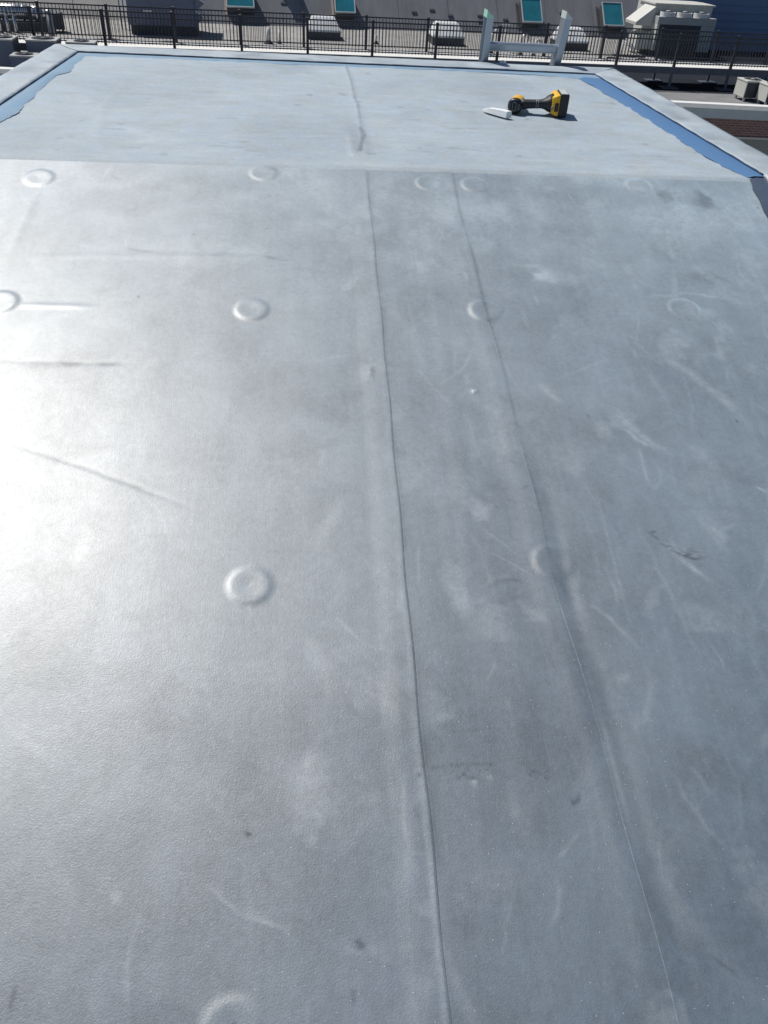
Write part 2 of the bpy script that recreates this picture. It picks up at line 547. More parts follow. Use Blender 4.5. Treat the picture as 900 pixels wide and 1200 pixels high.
blob(DT, *to_slope(422, 1107), .005, .009, .85, -.4, 4)
stroke(DT, S((414, 1155), (415, 1180)), .004, .55)
stroke(DT, S((12, 1190), (20, 1150)), .003, .5)
# torn crease with grey threads
stroke(DT, S((756, 622), (768, 632), (782, 642)), .0030, .6, wob=.0018)
stroke(DT, S((783, 644), (800, 652), (815, 655), (832, 652)), .0030, .65, wob=.0018)
stroke(DT, S((790, 648), (808, 647), (835, 651)), .0024, .45, wob=.0018)
relief(S((756, 622), (785, 645), (830, 654)), .005, -.0016)
for k in range(9):
    cx, cy = rs.choice([765, 778, 798, 808, 820]) + rs.uniform(-7, 7), 0
    cy = np.interp(cx, [756, 784, 830], [622, 645, 653]) + rs.uniform(-4, 4)
    stroke(DT, S((cx, cy), (cx + rs.uniform(2, 12), cy + rs.uniform(-3, 5))), .0022, rs.uniform(.4, .9), wob=.0015)
for k in range(5):
    cx = rs.uniform(762, 812)
    blob(LT, *to_slope(cx, float(np.interp(cx, [756, 784, 830], [622, 645, 653])) + rs.uniform(-2, 3)), .0026, .0022, 1.0, 0, 70 + k)
stroke(LT, S((790, 650), (815, 668), (832, 680)), .007, .65, wob=.002)
blob(LT, *to_slope(799, 650), .0035, .003, 1.0, 0, 5)
blob(LT, *to_slope(773, 635), .003, .003, 1.0, 0, 6)
stroke(DT, S((571, 690), (580, 681), (598, 679), (612, 684)), .003, .55, wob=.001)
relief(S((571, 690), (580, 681), (598, 679), (612, 684)), .007, .0012)
for k in range(13):                                                        # row of scuffed nicks
    px = 500 + 15 * k + rs.uniform(-4, 4)
    for q in range(4):
        cx, cy = px + rs.uniform(-7, 7), 903 + rs.uniform(-6, 10)
        stroke(DT, S((cx, cy), (cx + rs.uniform(-6, 6), cy + rs.uniform(-4, 6))), .0022, rs.uniform(.3, .75))
stroke(DT, S((500, 900), (560, 897), (630, 897)), .003, .28, wob=.001)
for (px, py) in ((553, 915), (570, 913)):
    for q in range(5):
        cx, cy = px + rs.uniform(-6, 6), py + rs.uniform(-4, 6)
        stroke(LT, S((cx, cy), (cx + rs.uniform(-4, 4), cy + rs.uniform(-4, 4))), .0025, .8)
stroke(DT, S((666, 934), (671, 943), (677, 938), (677, 930)), .0028, .75)
stroke(DT, S((668, 940), (674, 945)), .003, .6)
blob(DT, *to_slope(861, 1010), .008, .004, .7, 0, 8)
stroke(LT, S((885, 572), (899, 578)), .004, .8)
stroke(LT, S((720, 480), (745, 505), (785, 535)), .012, .45, wob=.003)
stroke(LT, S((725, 500), (770, 530)), .006, .5, wob=.003)
stroke(LT, S((695, 493), (712, 508)), .003, .6)
stroke(LT, S((698, 575), (712, 630), (724, 680), (740, 735)), .003, .45)
stroke(LT, S((748, 525), (760, 570)), .003, .4)
blob(LT, *to_slope(650, 325), .06, .035, .6, .3, 9)
blob(LT, *to_slope(660, 290), .05, .03, .4, .1, 10)
blob(LT, *to_slope(690, 283), .03, .03, .35, .1, 11)
blob(LT, *to_slope(820, 725), .05, .03, .35, .5, 12)
blob(LT, *to_slope(555, 255), .05, .04, .30, .2, 13)
blob(LT, *to_slope(650, 210), .05, .03, .35, 0, 14)
blob(DT, *to_slope(825, 237), .035, .045, .55, .4, 15)
blob(DT, *to_slope(780, 230), .03, .03, .35, .4, 16)
stroke(DT, S((775, 245), (780, 290)), .004, .35)
stroke(LT, S((860, 290), (866, 320), (880, 335)), .004, .5)
stroke(LT, S((740, 270), (765, 300)), .004, .3)
stroke(LT, S((750, 350), (800, 345), (860, 350)), .006, .35, wob=.003)
relief(S((820, 395), (870, 445), (899, 480)), .020, -.0022)
stroke(DT, S((820, 395), (870, 445), (899, 480)), .022, .16, wob=.004)
blob(LT, *to_slope(535, 690), .02, .09, .32, -.1, 17)
stroke(LT, S((505, 570), (535, 640), (538, 720)), .012, .22, wob=.003)
stroke(LT, S((520, 570), (545, 650)), .006, .25, wob=.003)
stroke(LT, S((470, 690), (466, 720)), .007, .30)
stroke(LT, S((470, 330), (500, 440)), .006, .25)
stroke(LT, S((545, 480), (560, 530), (575, 560)), .004, .3)
relief(S((500, 300), (520, 420), (540, 560), (560, 760)), .018, .0010)
relief(S((640, 560), (655, 640), (690, 820), (740, 1000), (790, 1199)), .016, -.0018)   # soft trough right of the second seam
stroke(DT, S((655, 690), (690, 820), (725, 930), (770, 1090), (800, 1199)), .022, .20, wob=.003)
stroke(LT, S((700, 830), (722, 910), (735, 960)), .004, .40)
stroke(DT, S((388, 466), (440, 460)), .02, .18, wob=.004)
blob(DT, *to_slope(405, 465), .03, .03, .22, 0, 21)
blob(DT, *to_slope(437, 437), .006, .02, .6, 0, 22)
stroke(DT, S((430, 300), (452, 304)), .003, .6)
stroke(DT, S((449, 375), (453, 420), (455, 450)), .003, .55)
stroke(DT, S((430, 210), (440, 280), (444, 330)), .003, .4)
HB = np.zeros_like(HT)
blob(HB, *to_slope(556, 459), .006, .006, .002, 0, 23)
HT += HB
blob(LT, *to_slope(556, 459), .005, .005, .7, 0, 23)
blob(LT, *to_slope(137, 1052), .010, .007, .5, .6, 24)
# general wear: rub marks mostly running down the slope, more of them on the trafficked right side
for k in range(760):
    x = rs.uniform(-.95, 1.3)
    if x < .1 and rs.rand() < .85:
        continue
    u = rs.uniform(.05, 2.2)
    L = rs.uniform(.02, .17) * (1 if rs.rand() < .8 else 1.8)
    a = rs.normal(0, .35) if rs.rand() < .72 else rs.uniform(0, PI)
    bend = rs.normal(0, .25)
    pts = []
    for q in range(4):
        t = q / 3 - .5
        pts.append((x + L * t * math.sin(a) + bend * L * t * t, u + L * t * math.cos(a)))
    stroke(LT, pts, rs.choice([.0022, .003, .005, .009, .016], p=[.3, .3, .2, .12, .08]), rs.uniform(.08, .34), wob=.0012)
for k in range(120):
    blob(LT, rs.uniform(.0, 1.25), rs.uniform(.1, 2.2), rs.uniform(.008, .05), rs.uniform(.010, .07), rs.uniform(.08, .34), rs.uniform(0, PI), 100 + k)
for k in range(22):
    blob(DT, rs.uniform(-.9, 1.25), rs.uniform(.1, 2.2), rs.uniform(.015, .07), rs.uniform(.02, .09), rs.uniform(.05, .16), rs.uniform(0, PI), 200 + k)
for k in range(60):
    x, u = rs.uniform(-.9, 1.25), rs.uniform(.05, 2.2)
    blob(DT, x, u, rs.uniform(.002, .0045), rs.uniform(.002, .0045), rs.uniform(.3, .8), 0, 300 + k)
for k in range(40):
    x, u = rs.uniform(-.9, 1.25), rs.uniform(.05, 2.2)
    a = rs.uniform(0, PI)
    L = rs.uniform(.01, .05)
    stroke(DT, [(x, u), (x + L * math.sin(a), u + L * math.cos(a))], .0024, rs.uniform(.15, .4), wob=.001)
# dotted sole prints
for (px_, py_, rot) in ((632, 520, .5), (480, 535, .1), (700, 300, -.3), (585, 265, .2)):
    x, u = to_slope(px_, py_)
    for a in range(-4, 5):
        for b in range(-8, 9):
            if (a / 4.5) ** 2 + (b / 8.5) ** 2 < 1 and rs.rand() < .75:
                q = (a * .0085 + (b % 2) * .004, b * .0085)
                xx, uu_ = x + q[0] * math.cos(rot) - q[1] * math.sin(rot), u + q[0] * math.sin(rot) + q[1] * math.cos(rot)
                blob(LT, xx, uu_, .0028, .0028, rs.uniform(.12, .34), 0, 5)
# patchy pale haze below the ridge, painting the upper slope's brighter light into colour
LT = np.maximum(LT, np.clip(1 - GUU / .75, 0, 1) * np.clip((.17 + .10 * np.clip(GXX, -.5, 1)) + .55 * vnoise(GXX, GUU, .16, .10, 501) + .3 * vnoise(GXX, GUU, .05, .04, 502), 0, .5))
# grime along the laps, with the folds' shade and pale raised edges painted in
uu = np.linspace(0, 2.4, 60)
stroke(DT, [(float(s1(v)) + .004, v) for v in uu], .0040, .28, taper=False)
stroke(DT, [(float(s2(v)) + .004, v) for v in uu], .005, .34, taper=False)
stroke(LT, [(float(s1(v)) - .007, v) for v in np.linspace(1.35, 2.3, 40)], .0045, .42, wob=.001)
stroke(LT, [(float(s1(v)) - .02, v) for v in np.linspace(.1, 1.6, 40)], .014, .16, wob=.004)
stroke(DT, [(float(s2(v)) + .012, v) for v in np.linspace(.9, 2.3, 40)], .016, .26, taper=True, wob=.002)
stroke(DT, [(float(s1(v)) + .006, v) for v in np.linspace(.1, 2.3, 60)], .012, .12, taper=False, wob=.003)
relief([(float(s2(v)) - .02, v) for v in np.linspace(.2, 2.3, 30)], .022, .0022)
relief([(float(s2(v)) + .025, v) for v in np.linspace(1.0, 2.3, 30)], .018, -.0024)
relief([(float(s1(v)) - .03, v) for v in np.linspace(.2, 2.3, 30)], .02, .0010)
DT *= np.clip(.8 + 1.6 * vnoise(GXX, GUU, .04, .10, 33), .1, 1.2)
LT *= np.clip(.85 + 1.1 * vnoise(GXX, GUU, .05, .12, 31), .1, 1.2)

def samp(A, x, u):
    a = np.clip((np.asarray(x) - GX0) / GS, 0, nx - 1.001)
    b = np.clip((np.asarray(u) - GU0) / GS, 0, nu - 1.001)
    i, j = a.astype(int), b.astype(int)
    fx, fy = a - i, b - j
    return (A[i, j] * (1 - fx) + A[i + 1, j] * fx) * (1 - fy) + (A[i, j + 1] * (1 - fx) + A[i + 1, j + 1] * fx) * fy

def grid_mesh(name, P, wear_and_light=None):
    """P: (n, m, 3) array of points -> quad grid mesh with smooth shading and a 'wear' colour attribute"""
    n, m_ = P.shape[:2]
    me = bpy.data.meshes.new(name)
    me.vertices.add(n * m_)
    me.vertices.foreach_set('co', P.reshape(-1).astype(np.float32))
    i, j = np.meshgrid(np.arange(n - 1), np.arange(m_ - 1), indexing='ij')
    a = (i * m_ + j).ravel()
    q = np.stack([a, a + m_, a + m_ + 1, a + 1], 1).astype(np.int32)
    me.loops.add(q.size)
    me.loops.foreach_set('vertex_index', q.ravel())
    me.polygons.add(len(q))
    me.polygons.foreach_set('loop_start', (np.arange(len(q)) * 4).astype(np.int32))
    me.polygons.foreach_set('loop_total', np.full(len(q), 4, np.int32))
    me.update(calc_edges=True)
    me.validate()
    if wear_and_light is not None:
        at = me.color_attributes.new('wear_and_light', 'FLOAT_COLOR', 'POINT')
        c = np.zeros((n * m_, 4), np.float32)
        c[:, 0] = np.clip(wear_and_light[0], 0, 1).ravel()
        c[:, 1] = np.clip(wear_and_light[1], 0, 1).ravel()
        c[:, 3] = 1
        at.data.foreach_set('color', c.ravel())
    me.shade_smooth()
    return me

# rows: dense near the camera, coarse past the picture's lower edge
urows = np.concatenate([np.arange(0.0, 0.5, .0045), np.arange(0.5, 1.1, .0036), np.arange(1.1, 2.06, .0028), np.arange(2.06, 2.4, .01), np.arange(2.4, UEND + .001, .05)])
SHEETS = []
def sheet(xl, xr, over_right, label):
    w0 = float(np.max(xr(urows) - xl(urows)))
    n = int(w0 / .0031)
    t = np.linspace(0, 1, n + 1)[:, None]
    U = np.repeat(urows[None, :], n + 1, 0)
    X = xl(urows)[None, :] * (1 - t) + xr(urows)[None, :] * t
    H = samp(HT, X, U) + .0025
    if over_right:                                     # the lap rides over the next sheet, with a rolled lip
        e = xr(urows)[None, :] - X
        lip = 1 + 1.6 * vnoise(U, U * 0, .12, 1, 77)
        H = H + (.0010 * np.clip(1 - e / .055, 0, 1) ** .8 + .0002 * np.exp(-((e - .005) / .006) ** 2) * lip) * np.clip(U / .06, .3, 1)
    P = np.stack([X, YR - U * CS - H * SN, -U * SN + H * CS], -1)
    wear_and_light = [samp(LT, X, U), samp(DT, X, U)]
    if over_right:                                     # skirt closing the cut edge of the lap
        Hs = H[-1:] - .0060
        Ps = np.stack([X[-1:] + .0006, YR - U[-1:] * CS - Hs * SN, -U[-1:] * SN + Hs * CS], -1)
        P = np.concatenate([P, Ps], 0)
        wear_and_light = [np.concatenate([wear_and_light[0], 0 * wear_and_light[0][-1:]], 0), np.concatenate([wear_and_light[1], 0 * wear_and_light[1][-1:] + .8], 0)]  # cut edge coloured dark in place of its shade
    o = link('membrane_sheet', grid_mesh('membrane_sheet', P, wear_and_light), 'slope', bulk, True, True)
    o['label'] = label
    SHEETS.append((xl, xr, o))
    return o
cst = lambda c: (lambda u: np.full(np.shape(u), c, float))
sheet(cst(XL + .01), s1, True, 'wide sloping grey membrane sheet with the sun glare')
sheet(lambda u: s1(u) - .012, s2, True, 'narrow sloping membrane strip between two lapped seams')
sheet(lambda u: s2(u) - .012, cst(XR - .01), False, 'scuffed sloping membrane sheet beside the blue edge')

# round stress plates telegraphing through the sheet
def plate(x, u, R=.038, hgt=.0032, dish=.0016):
    nr, na = 26, 48
    r = np.linspace(0, R * 1.75, nr)[:, None]
    a = np.linspace(0, 2 * PI, na + 1)[None, :]
    X, U = x + r * np.cos(a), u + r * np.sin(a)
    q = np.clip((R * 1.45 - r) / (R * .50), 0, 1)
    prof = hgt * q * q * (3 - 2 * q) - dish * np.clip(1 - r / (R * .72), 0, 1) ** .8
    prof = prof * (1 + .15 * np.cos(a + x * 9)) - .0005 * np.clip((r - R * 1.45) / (R * .3), 0, 1) + .0001
    H = samp(HT, X, U) + .0025 + prof
    for f_, wd in ((s1, 1), (s2, 1)):
        e = f_(U) - X
        H = H + np.where(e > 0, .0010 * np.clip(1 - e / .055, 0, 1) ** .8, 0)
    P = np.stack([X, YR - U * CS - H * SN, -U * SN + H * CS], -1)
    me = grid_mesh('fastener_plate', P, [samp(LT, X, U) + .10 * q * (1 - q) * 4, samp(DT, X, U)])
    par = [o for xl, xr, o in SHEETS if xl(np.array([u]))[0] <= x <= xr(np.array([u]))[0] + .012][-1]
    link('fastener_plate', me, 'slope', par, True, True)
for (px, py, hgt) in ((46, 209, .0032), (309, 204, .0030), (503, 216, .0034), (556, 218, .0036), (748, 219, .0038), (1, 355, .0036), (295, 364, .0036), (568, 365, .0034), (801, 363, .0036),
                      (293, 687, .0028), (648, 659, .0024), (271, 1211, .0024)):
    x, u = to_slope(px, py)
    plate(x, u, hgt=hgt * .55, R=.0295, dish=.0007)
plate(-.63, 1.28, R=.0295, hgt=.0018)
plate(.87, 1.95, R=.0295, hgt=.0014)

# --- flat upper deck, one coated sheet lapping a little way over the ridge
vx = np.arange(IL - .01, IR + .0101, .006)
vy = np.concatenate([np.arange(-.026, .25, .004), np.arange(.25, IFAR - YR + .012, .007)])
X, V = np.meshgrid(vx, vy, indexing='ij')
edge = .006 * vnoise(X, X * 0, .10, 1, 41) + .003 * vnoise(X, X * 0, .025, 1, 42)
V = np.where(V < 0, V + edge * np.clip(-V / .026, 0, 1), V)
HF = .0032 * vnoise(X, V, .6, .5, 43) + .0030 * vnoise(X, V, .30, .10, 44) + .0016 * vnoise(X, V, .12, .05, 45) + .0007 * vnoise(X, V, .045, .022, 46)
HF = HF * np.clip((V + .03) / .10, .25, 1)
def to_flat(px, py):
    px, py = float(px), float(py)
    d = (px - 450) / FPX * rt + (600 - py) / FPX * up + fw
    t = -EYE.z / d.z
    q = EYE + t * d
    return q.x, q.y - YR
LF, DF = np.zeros_like(X), np.zeros_like(X)
def fstroke(A, pxs, width, amp, wob=.004):
    pts = [np.array(to_flat(*p)) for p in pxs]
    for a, b in zip(pts[:-1], pts[1:]):
        d = b - a
        t = np.clip(((X - a[0]) * d[0] + (V - a[1]) * d[1]) / max(d @ d, 1e-9), 0, 1)
        dist = np.hypot(X - a[0] - t * d[0], V - a[1] - t * d[1]) + wob * vnoise(X, V, .03, .03, 61)
        k = amp * np.exp(-(dist / width) ** 2 * 1.5)
        A[:] = np.maximum(A, k) if amp > 0 else np.minimum(A, k)
HR = np.zeros_like(X)
fstroke(HR, [(404, 76), (411, 95), (418, 125), (424, 150), (430, 184)], .012, .0014)     # seam welt down the middle
HN = np.zeros_like(X)
fstroke(HN, [(127, 186), (113, 160), (124, 125), (150, 95)], .02, .0010)
fstroke(HN, [(715, 184), (735, 182)], .03, .003)
fstroke(HN, [(600, 150), (520, 152), (470, 148)], .02, .0015)
HF = HF + HR + HN
fstroke(DF, [(405, 78), (411, 95), (416, 118), (419, 124), (423, 148)], .006, .60)
fstroke(DF, [(418, 122), (423, 121)], .008, .55)
fstroke(DF, [(422, 150), (425, 160), (424, 168), (422, 178)], .009, 1.0)
fstroke(DF, [(425, 155), (427, 161), (424, 170)], .008, .9)
fstroke(DF, [(428, 181), (438, 182)], .008, .6)
fstroke(DF, [(412, 148), (416, 160), (420, 178)], .040, .32)
fstroke(LF, [(407, 160), (410, 178), (412, 184)], .010, .6)
fstroke(DF, [(400, 112), (403, 113)], .018, .5)
fstroke(DF, [(354, 80), (358, 90)], .09, .14)
fstroke(LF, [(352, 90), (366, 92)], .02, .5)
fstroke(LF, [(150, 155), (185, 162)], .045, .45)
fstroke(LF, [(160, 168), (180, 166)], .03, .4)
for k in range(80):                                   # roller drag and scuffs, mostly running across
    q = (rs.uniform(60, 850), rs.uniform(82, 200))
    L = rs.uniform(4, 40)
    fstroke(DF if rs.rand() < .5 else LF, [q, (q[0] + L, q[1] + rs.uniform(-1.0, 2.5))], rs.uniform(.004, .014), rs.uniform(.10, .40), .008)
UF = np.clip(-V, 0, 1) / CS
HS = samp(HT, X, UF) + .0025 + .0012 - .0018 * np.clip(UF / .024, 0, 1)      # lap height over the sheet, down the slope
kf = np.clip(V / .05, 0, 1)
ZF = (1 - kf) * (samp(HT, X, 0 * X) + .0039) + kf * (HF + .0046)
Pf = np.where((V < 0)[..., None], np.stack([X, YR - UF * CS - HS * SN, -UF * SN + HS * CS], -1), np.stack([X, YR + V, ZF], -1))
for k in range(70):                                   # specks and small stains
    q = to_flat(rs.uniform(60, 850), rs.uniform(82, 202))
    d = np.hypot((X - q[0]) / rs.uniform(.004, .016), (V - q[1]) / rs.uniform(.004, .018)) * (1 + .8 * vnoise(X, V, .02, .02, 400 + k))
    A = DF if rs.rand() < .75 else LF
    A[:] = np.maximum(A, rs.uniform(.15, .5) * np.clip(1.3 - d, 0, 1))
LF += .55 * np.clip(vnoise(X, V, .25, .03, 63), 0, 1) * np.clip(1 - abs(V - .02) / .07, 0, 1)
lip = Pf[:, :1].copy()
lip[..., 2] -= .0012
lip[..., 1] -= .0004
fo = link('deck_membrane', grid_mesh('deck_membrane', np.concatenate([lip, Pf], 1), [np.concatenate([q[:, :1], q], 1) for q in (LF, DF)]), 'flat', bulk, True, True)
fo['label'] = 'flat pale coated membrane at the top of the slope'

# --- primer strips along the flashing, ragged where the pale coating stops
def ragged_strip(name, line, width_f, z, material, n=160, lab=None):
    """line(t)->outer point (x,y); width_f(t)->inner point"""
    vs, fs = [], []
    for i in range(n + 1):
        t = i / n
        a, b = line(t), width_f(t)
        for s_ in range(4):
            k = s_ / 3
            vs.append((a[0] + (b[0] - a[0]) * k, a[1] + (b[1] - a[1]) * k, z(a[0] + (b[0] - a[0]) * k, a[1] + (b[1] - a[1]) * k) - (.004 if s_ == 3 else 0)))
    for i in range(n):
        for s_ in range(3):
            fs.append((i * 4 + s_, i * 4 + s_ + 1, i * 4 + s_ + 5, i * 4 + s_ + 4))
    o = MB().add(vs, fs).build(name, material, bulk, smooth=True, world=True)
    if lab:
        o['label'] = lab
    return o
rg = lambda t, sd, a=.02, l=.05: float(a * vnoise(np.array(t), np.array(0.), l, 1, sd) + .4 * a * vnoise(np.array(t), np.array(0.), l * .3, 1, sd + 1))
zf = lambda x, y: .0088
Yat = lambda t: YR + .002 + t * (IFAR - YR)
rw = lambda t: float(np.interp(t, [0, .04, .12, .25, .5, .62, .78, .9, 1], [.050, .063, .072, .080, .083, .077, .087, .094, .10]))
ragged_strip('primer_strip', lambda t: (IR + .004, Yat(t)), lambda t: (IR - rw(t) + rg(t * 1.7, 51, .010, .13) + rg(t * 1.7, 151, .006, .018), Yat(t)), zf, 'blue', lab='blue primed strip, the broad one, on the flat deck')
lw = lambda t: float(np.interp(t, [0, .22, .28, .38, .47, .55, .68, .76, .94, 1], [.075, .062, .078, .052, .062, .050, .036, .066, .054, .06]))
ragged_strip('primer_strip', lambda t: (IL - .004, Yat(t)), lambda t: (IL + lw(t) + rg(t * 1.7, 53, .014, .14) + rg(t * 1.7, 153, .005, .02), Yat(t)), lambda x, y: .0091, 'pale_blue', lab='blue primed strip with a pale patch rubbed over it')
fwid = lambda t: float(np.interp(t, [0, .05, .15, .5, .8, .9, 1], [.10, .07, .05, .045, .03, .06, .12]))
ragged_strip('primer_strip', lambda t: (IL + t * (IR - IL), IFAR + .003), lambda t: (IL + t * (IR - IL), IFAR - fwid(t) + rg(t * 2.4, 55, .022, .06)), lambda x, y: .0094, 'pale_blue', lab='thin blue primed strip along the far edge')
# down the slope the same strip is bare slate-coloured primer
def slope_strip(x0, x1, sd, lab):
    vs, fs, n = [], [], 120
    for i in range(n + 1):
        u = .004 + 3.2 * i / n
        for s_, k in enumerate((0, .5, 1)):
            x = x0 + (x1 - x0) * k + (rg(u, sd, .03, .1) if k == 1 else 0)
            vs.append(on_slope(x, u, .0085 - (.004 if k == 1 else 0)))
    for i in range(n):
        for s_ in range(2):
            fs.append((i * 3 + s_, i * 3 + s_ + 1, i * 3 + s_ + 4, i * 3 + s_ + 3))
    o = MB().add(vs, fs).build('primer_strip', 'slate', bulk, smooth=True, world=True)
    o['label'] = lab
slope_strip(IR + .004, IR - .062, 57, 'dark slate strip running down the slope from the blue one')
slope_strip(IL - .004, IL + .08, 58, 'dark slate strip down the glaring side of the slope')

# --- edge flashing: coated metal flange with a turned-down face
def flange(pts_in, pts_out, drop, name='edge_flashing', n=90, seed=71, label=None, mat_='flat'):
    vs, fs = [], []
    rows = 9
    A, B = np.array(pts_in, float), np.array(pts_out, float)
    W = []
    for i in range(n + 1):
        t = i / n
        a = np.array([np.interp(t, np.linspace(0, 1, len(A)), A[:, c]) for c in range(3)])
        b = np.array([np.interp(t, np.linspace(0, 1, len(B)), B[:, c]) for c in range(3)])
        row = [a - np.array([0, 0, .012])]
        for k in range(rows):
            s_ = k / (rows - 1)
            q = a + (b - a) * s_
            q = q + np.array([0, 0, .0024 * float(vnoise(np.array(t * 3.), np.array(s_), .06, .4, seed)) + .002 * float(vnoise(np.array(t * 3.), np.array(s_), .3, 1, seed + 1)) - .003 * max(0, s_ - .85) / .15])
            row.append(q)
        row.append(b - np.array([0, 0, .02]) )
        row.append(b - np.array([0, 0, drop]))
        W.append(row)
    P = np.array(W)
    Q = P.reshape(-1, 3)
    lt = np.clip(1.2 * vnoise(Q[:, 0], Q[:, 1], .12, .12, seed + 3), 0, 1)
    dt = np.clip(1.0 * vnoise(Q[:, 0], Q[:, 1], .07, .07, seed + 4), 0, 1)
    o = link(name, grid_mesh(name, P, [lt.reshape(P.shape[:2]), dt.reshape(P.shape[:2])]), mat_, bulk, True, True)
    if label:
        o['label'] = label
    return o
ZT = .0135
flange([(IR, YR + .0, ZT), (IR, IFAR + .002, ZT)], [(XR - .012, YR, ZT - .003), (XR + .018, YF, ZT - .003)], .10, seed=71)
flange([(IL, IFAR + .002, ZT), (IL, YR, ZT)], [(XL, YF, ZT - .003), (XL, YR, ZT - .003)], .10, seed=75)
flange([(IR, IFAR, ZT + .0016), (IL, IFAR, ZT + .0016)], [(XR + .018, YF, ZT - .0005), (XL, YF, ZT - .0005)], .10, seed=79)
e0, e1 = on_slope(0, 0, ZT), on_slope(0, UEND, ZT)
flange([(IR, e1[1], e1[2]), (IR, YR, ZT)], [(XR - .012, e1[1], e1[2]), (XR - .012, YR, ZT - .003)], .10, seed=83, mat_='slope')
flange([(IL, YR, ZT), (IL, e1[1], e1[2])], [(XL, YR, ZT - .003), (XL, e1[1], e1[2])], .10, seed=87, mat_='slope')
# dark bead of sealant along the inner lap of each flange
for pts in ([(IR - .001, YR + .01, .012), (IR - .001, IFAR, .012)], [(IL + .001, YR + .01, .012), (IL + .001, IFAR, .012)], [(IL, IFAR - .001, .013), (IR, IFAR - .001, .013)]):
    a, b = Vector(pts[0]), Vector(pts[1])
    q = [a.lerp(b, i / 40) + Vector((0, 0, .0008 * math.sin(i * 1.7))) for i in range(41)]
    MB().tube(q, .0020, 6).build('sealant_bead', 'lap', bulk, smooth=True, world=True)

# ================================================================== LADDER over the far edge
def make_ladder():
    lean = rad(14.0)
    L = thing('ladder', 'pale grey ladder with mint green end caps standing over the roof edge', 'ladder', (1.000, YF + .042 + math.tan(lean) * 7.0, -7.0), 0)
    H = 7.0
    y0_ = -math.tan(lean) * H
    top = {-1: .196, 1: .206}
    def pt(x, y, z):           # z measured from the roof edge
        return (x, y + y0_ - math.tan(lean) * z, z + H)
    for s in (-1, 1):
        x0 = s * .172
        w, d, t = .030, .078, .006
        # C-section rail: web on the outer side, flanges front and back
        web = MB()
        zt = top[s]
        prof = [(-w / 2, -d / 2), (w / 2, -d / 2), (w / 2, -d / 2 + t), (-w / 2 + t, -d / 2 + t), (-w / 2 + t, d / 2 - t), (w / 2, d / 2 - t), (w / 2, d / 2), (-w / 2, d / 2)]
        prof = [(-s * -1 * px_, py_) for px_, py_ in prof]
        spread = .006 * s
        rings = []
        for z, sp in ((-H, -0.03 * s * -1), (0, 0), (zt, spread)):
            rings.append([pt(x0 + px_ + sp, py_, z) for px_, py_ in prof])
        web.loft(rings)
        rl = web.build('rail', 'alu', L, bevel=.0012)
        # moulded cap: sloped wedge on top of the rail
        cw, cd = .017, .041
        cx = x0 + spread
        cap = MB()
        lo = [pt(cx - cw, -cd, zt - .008), pt(cx + cw, -cd, zt - .008), pt(cx + cw, cd, zt - .008), pt(cx - cw, cd, zt - .008)]
        hi = [pt(cx - cw, -cd, zt + .022), pt(cx + cw, -cd, zt - .006), pt(cx + cw, cd, zt - .006), pt(cx - cw, cd, zt + .022)]
        cap.hexa(lo, hi)
        c = cap.build('end_cap', 'mint' if s < 0 else 'pale_mint', rl, bevel=.002)
    k = 0
    z = .072
    while z > -6.9:
        hw = .166 + (.03 * -z / H if z < 0 else 0)
        r = []
        for x in (-hw, hw):
            r.append([pt(x, .0 + q[0], z + q[1]) for q in rounded_rect(0, 0, .022, .0165, .006, 3)])
        rg_ = MB().loft(r).build('rung', 'alu', L)
        # serrated tread strip along the top of the rung
        MB().box(-hw + .004, hw - .004, y0_ - .016 - math.tan(lean) * z, y0_ + .016 - math.tan(lean) * z, z + H + .0166, z + H + .019).build('tread', 'alu', rg_)
        z -= .305
    return L
make_ladder()

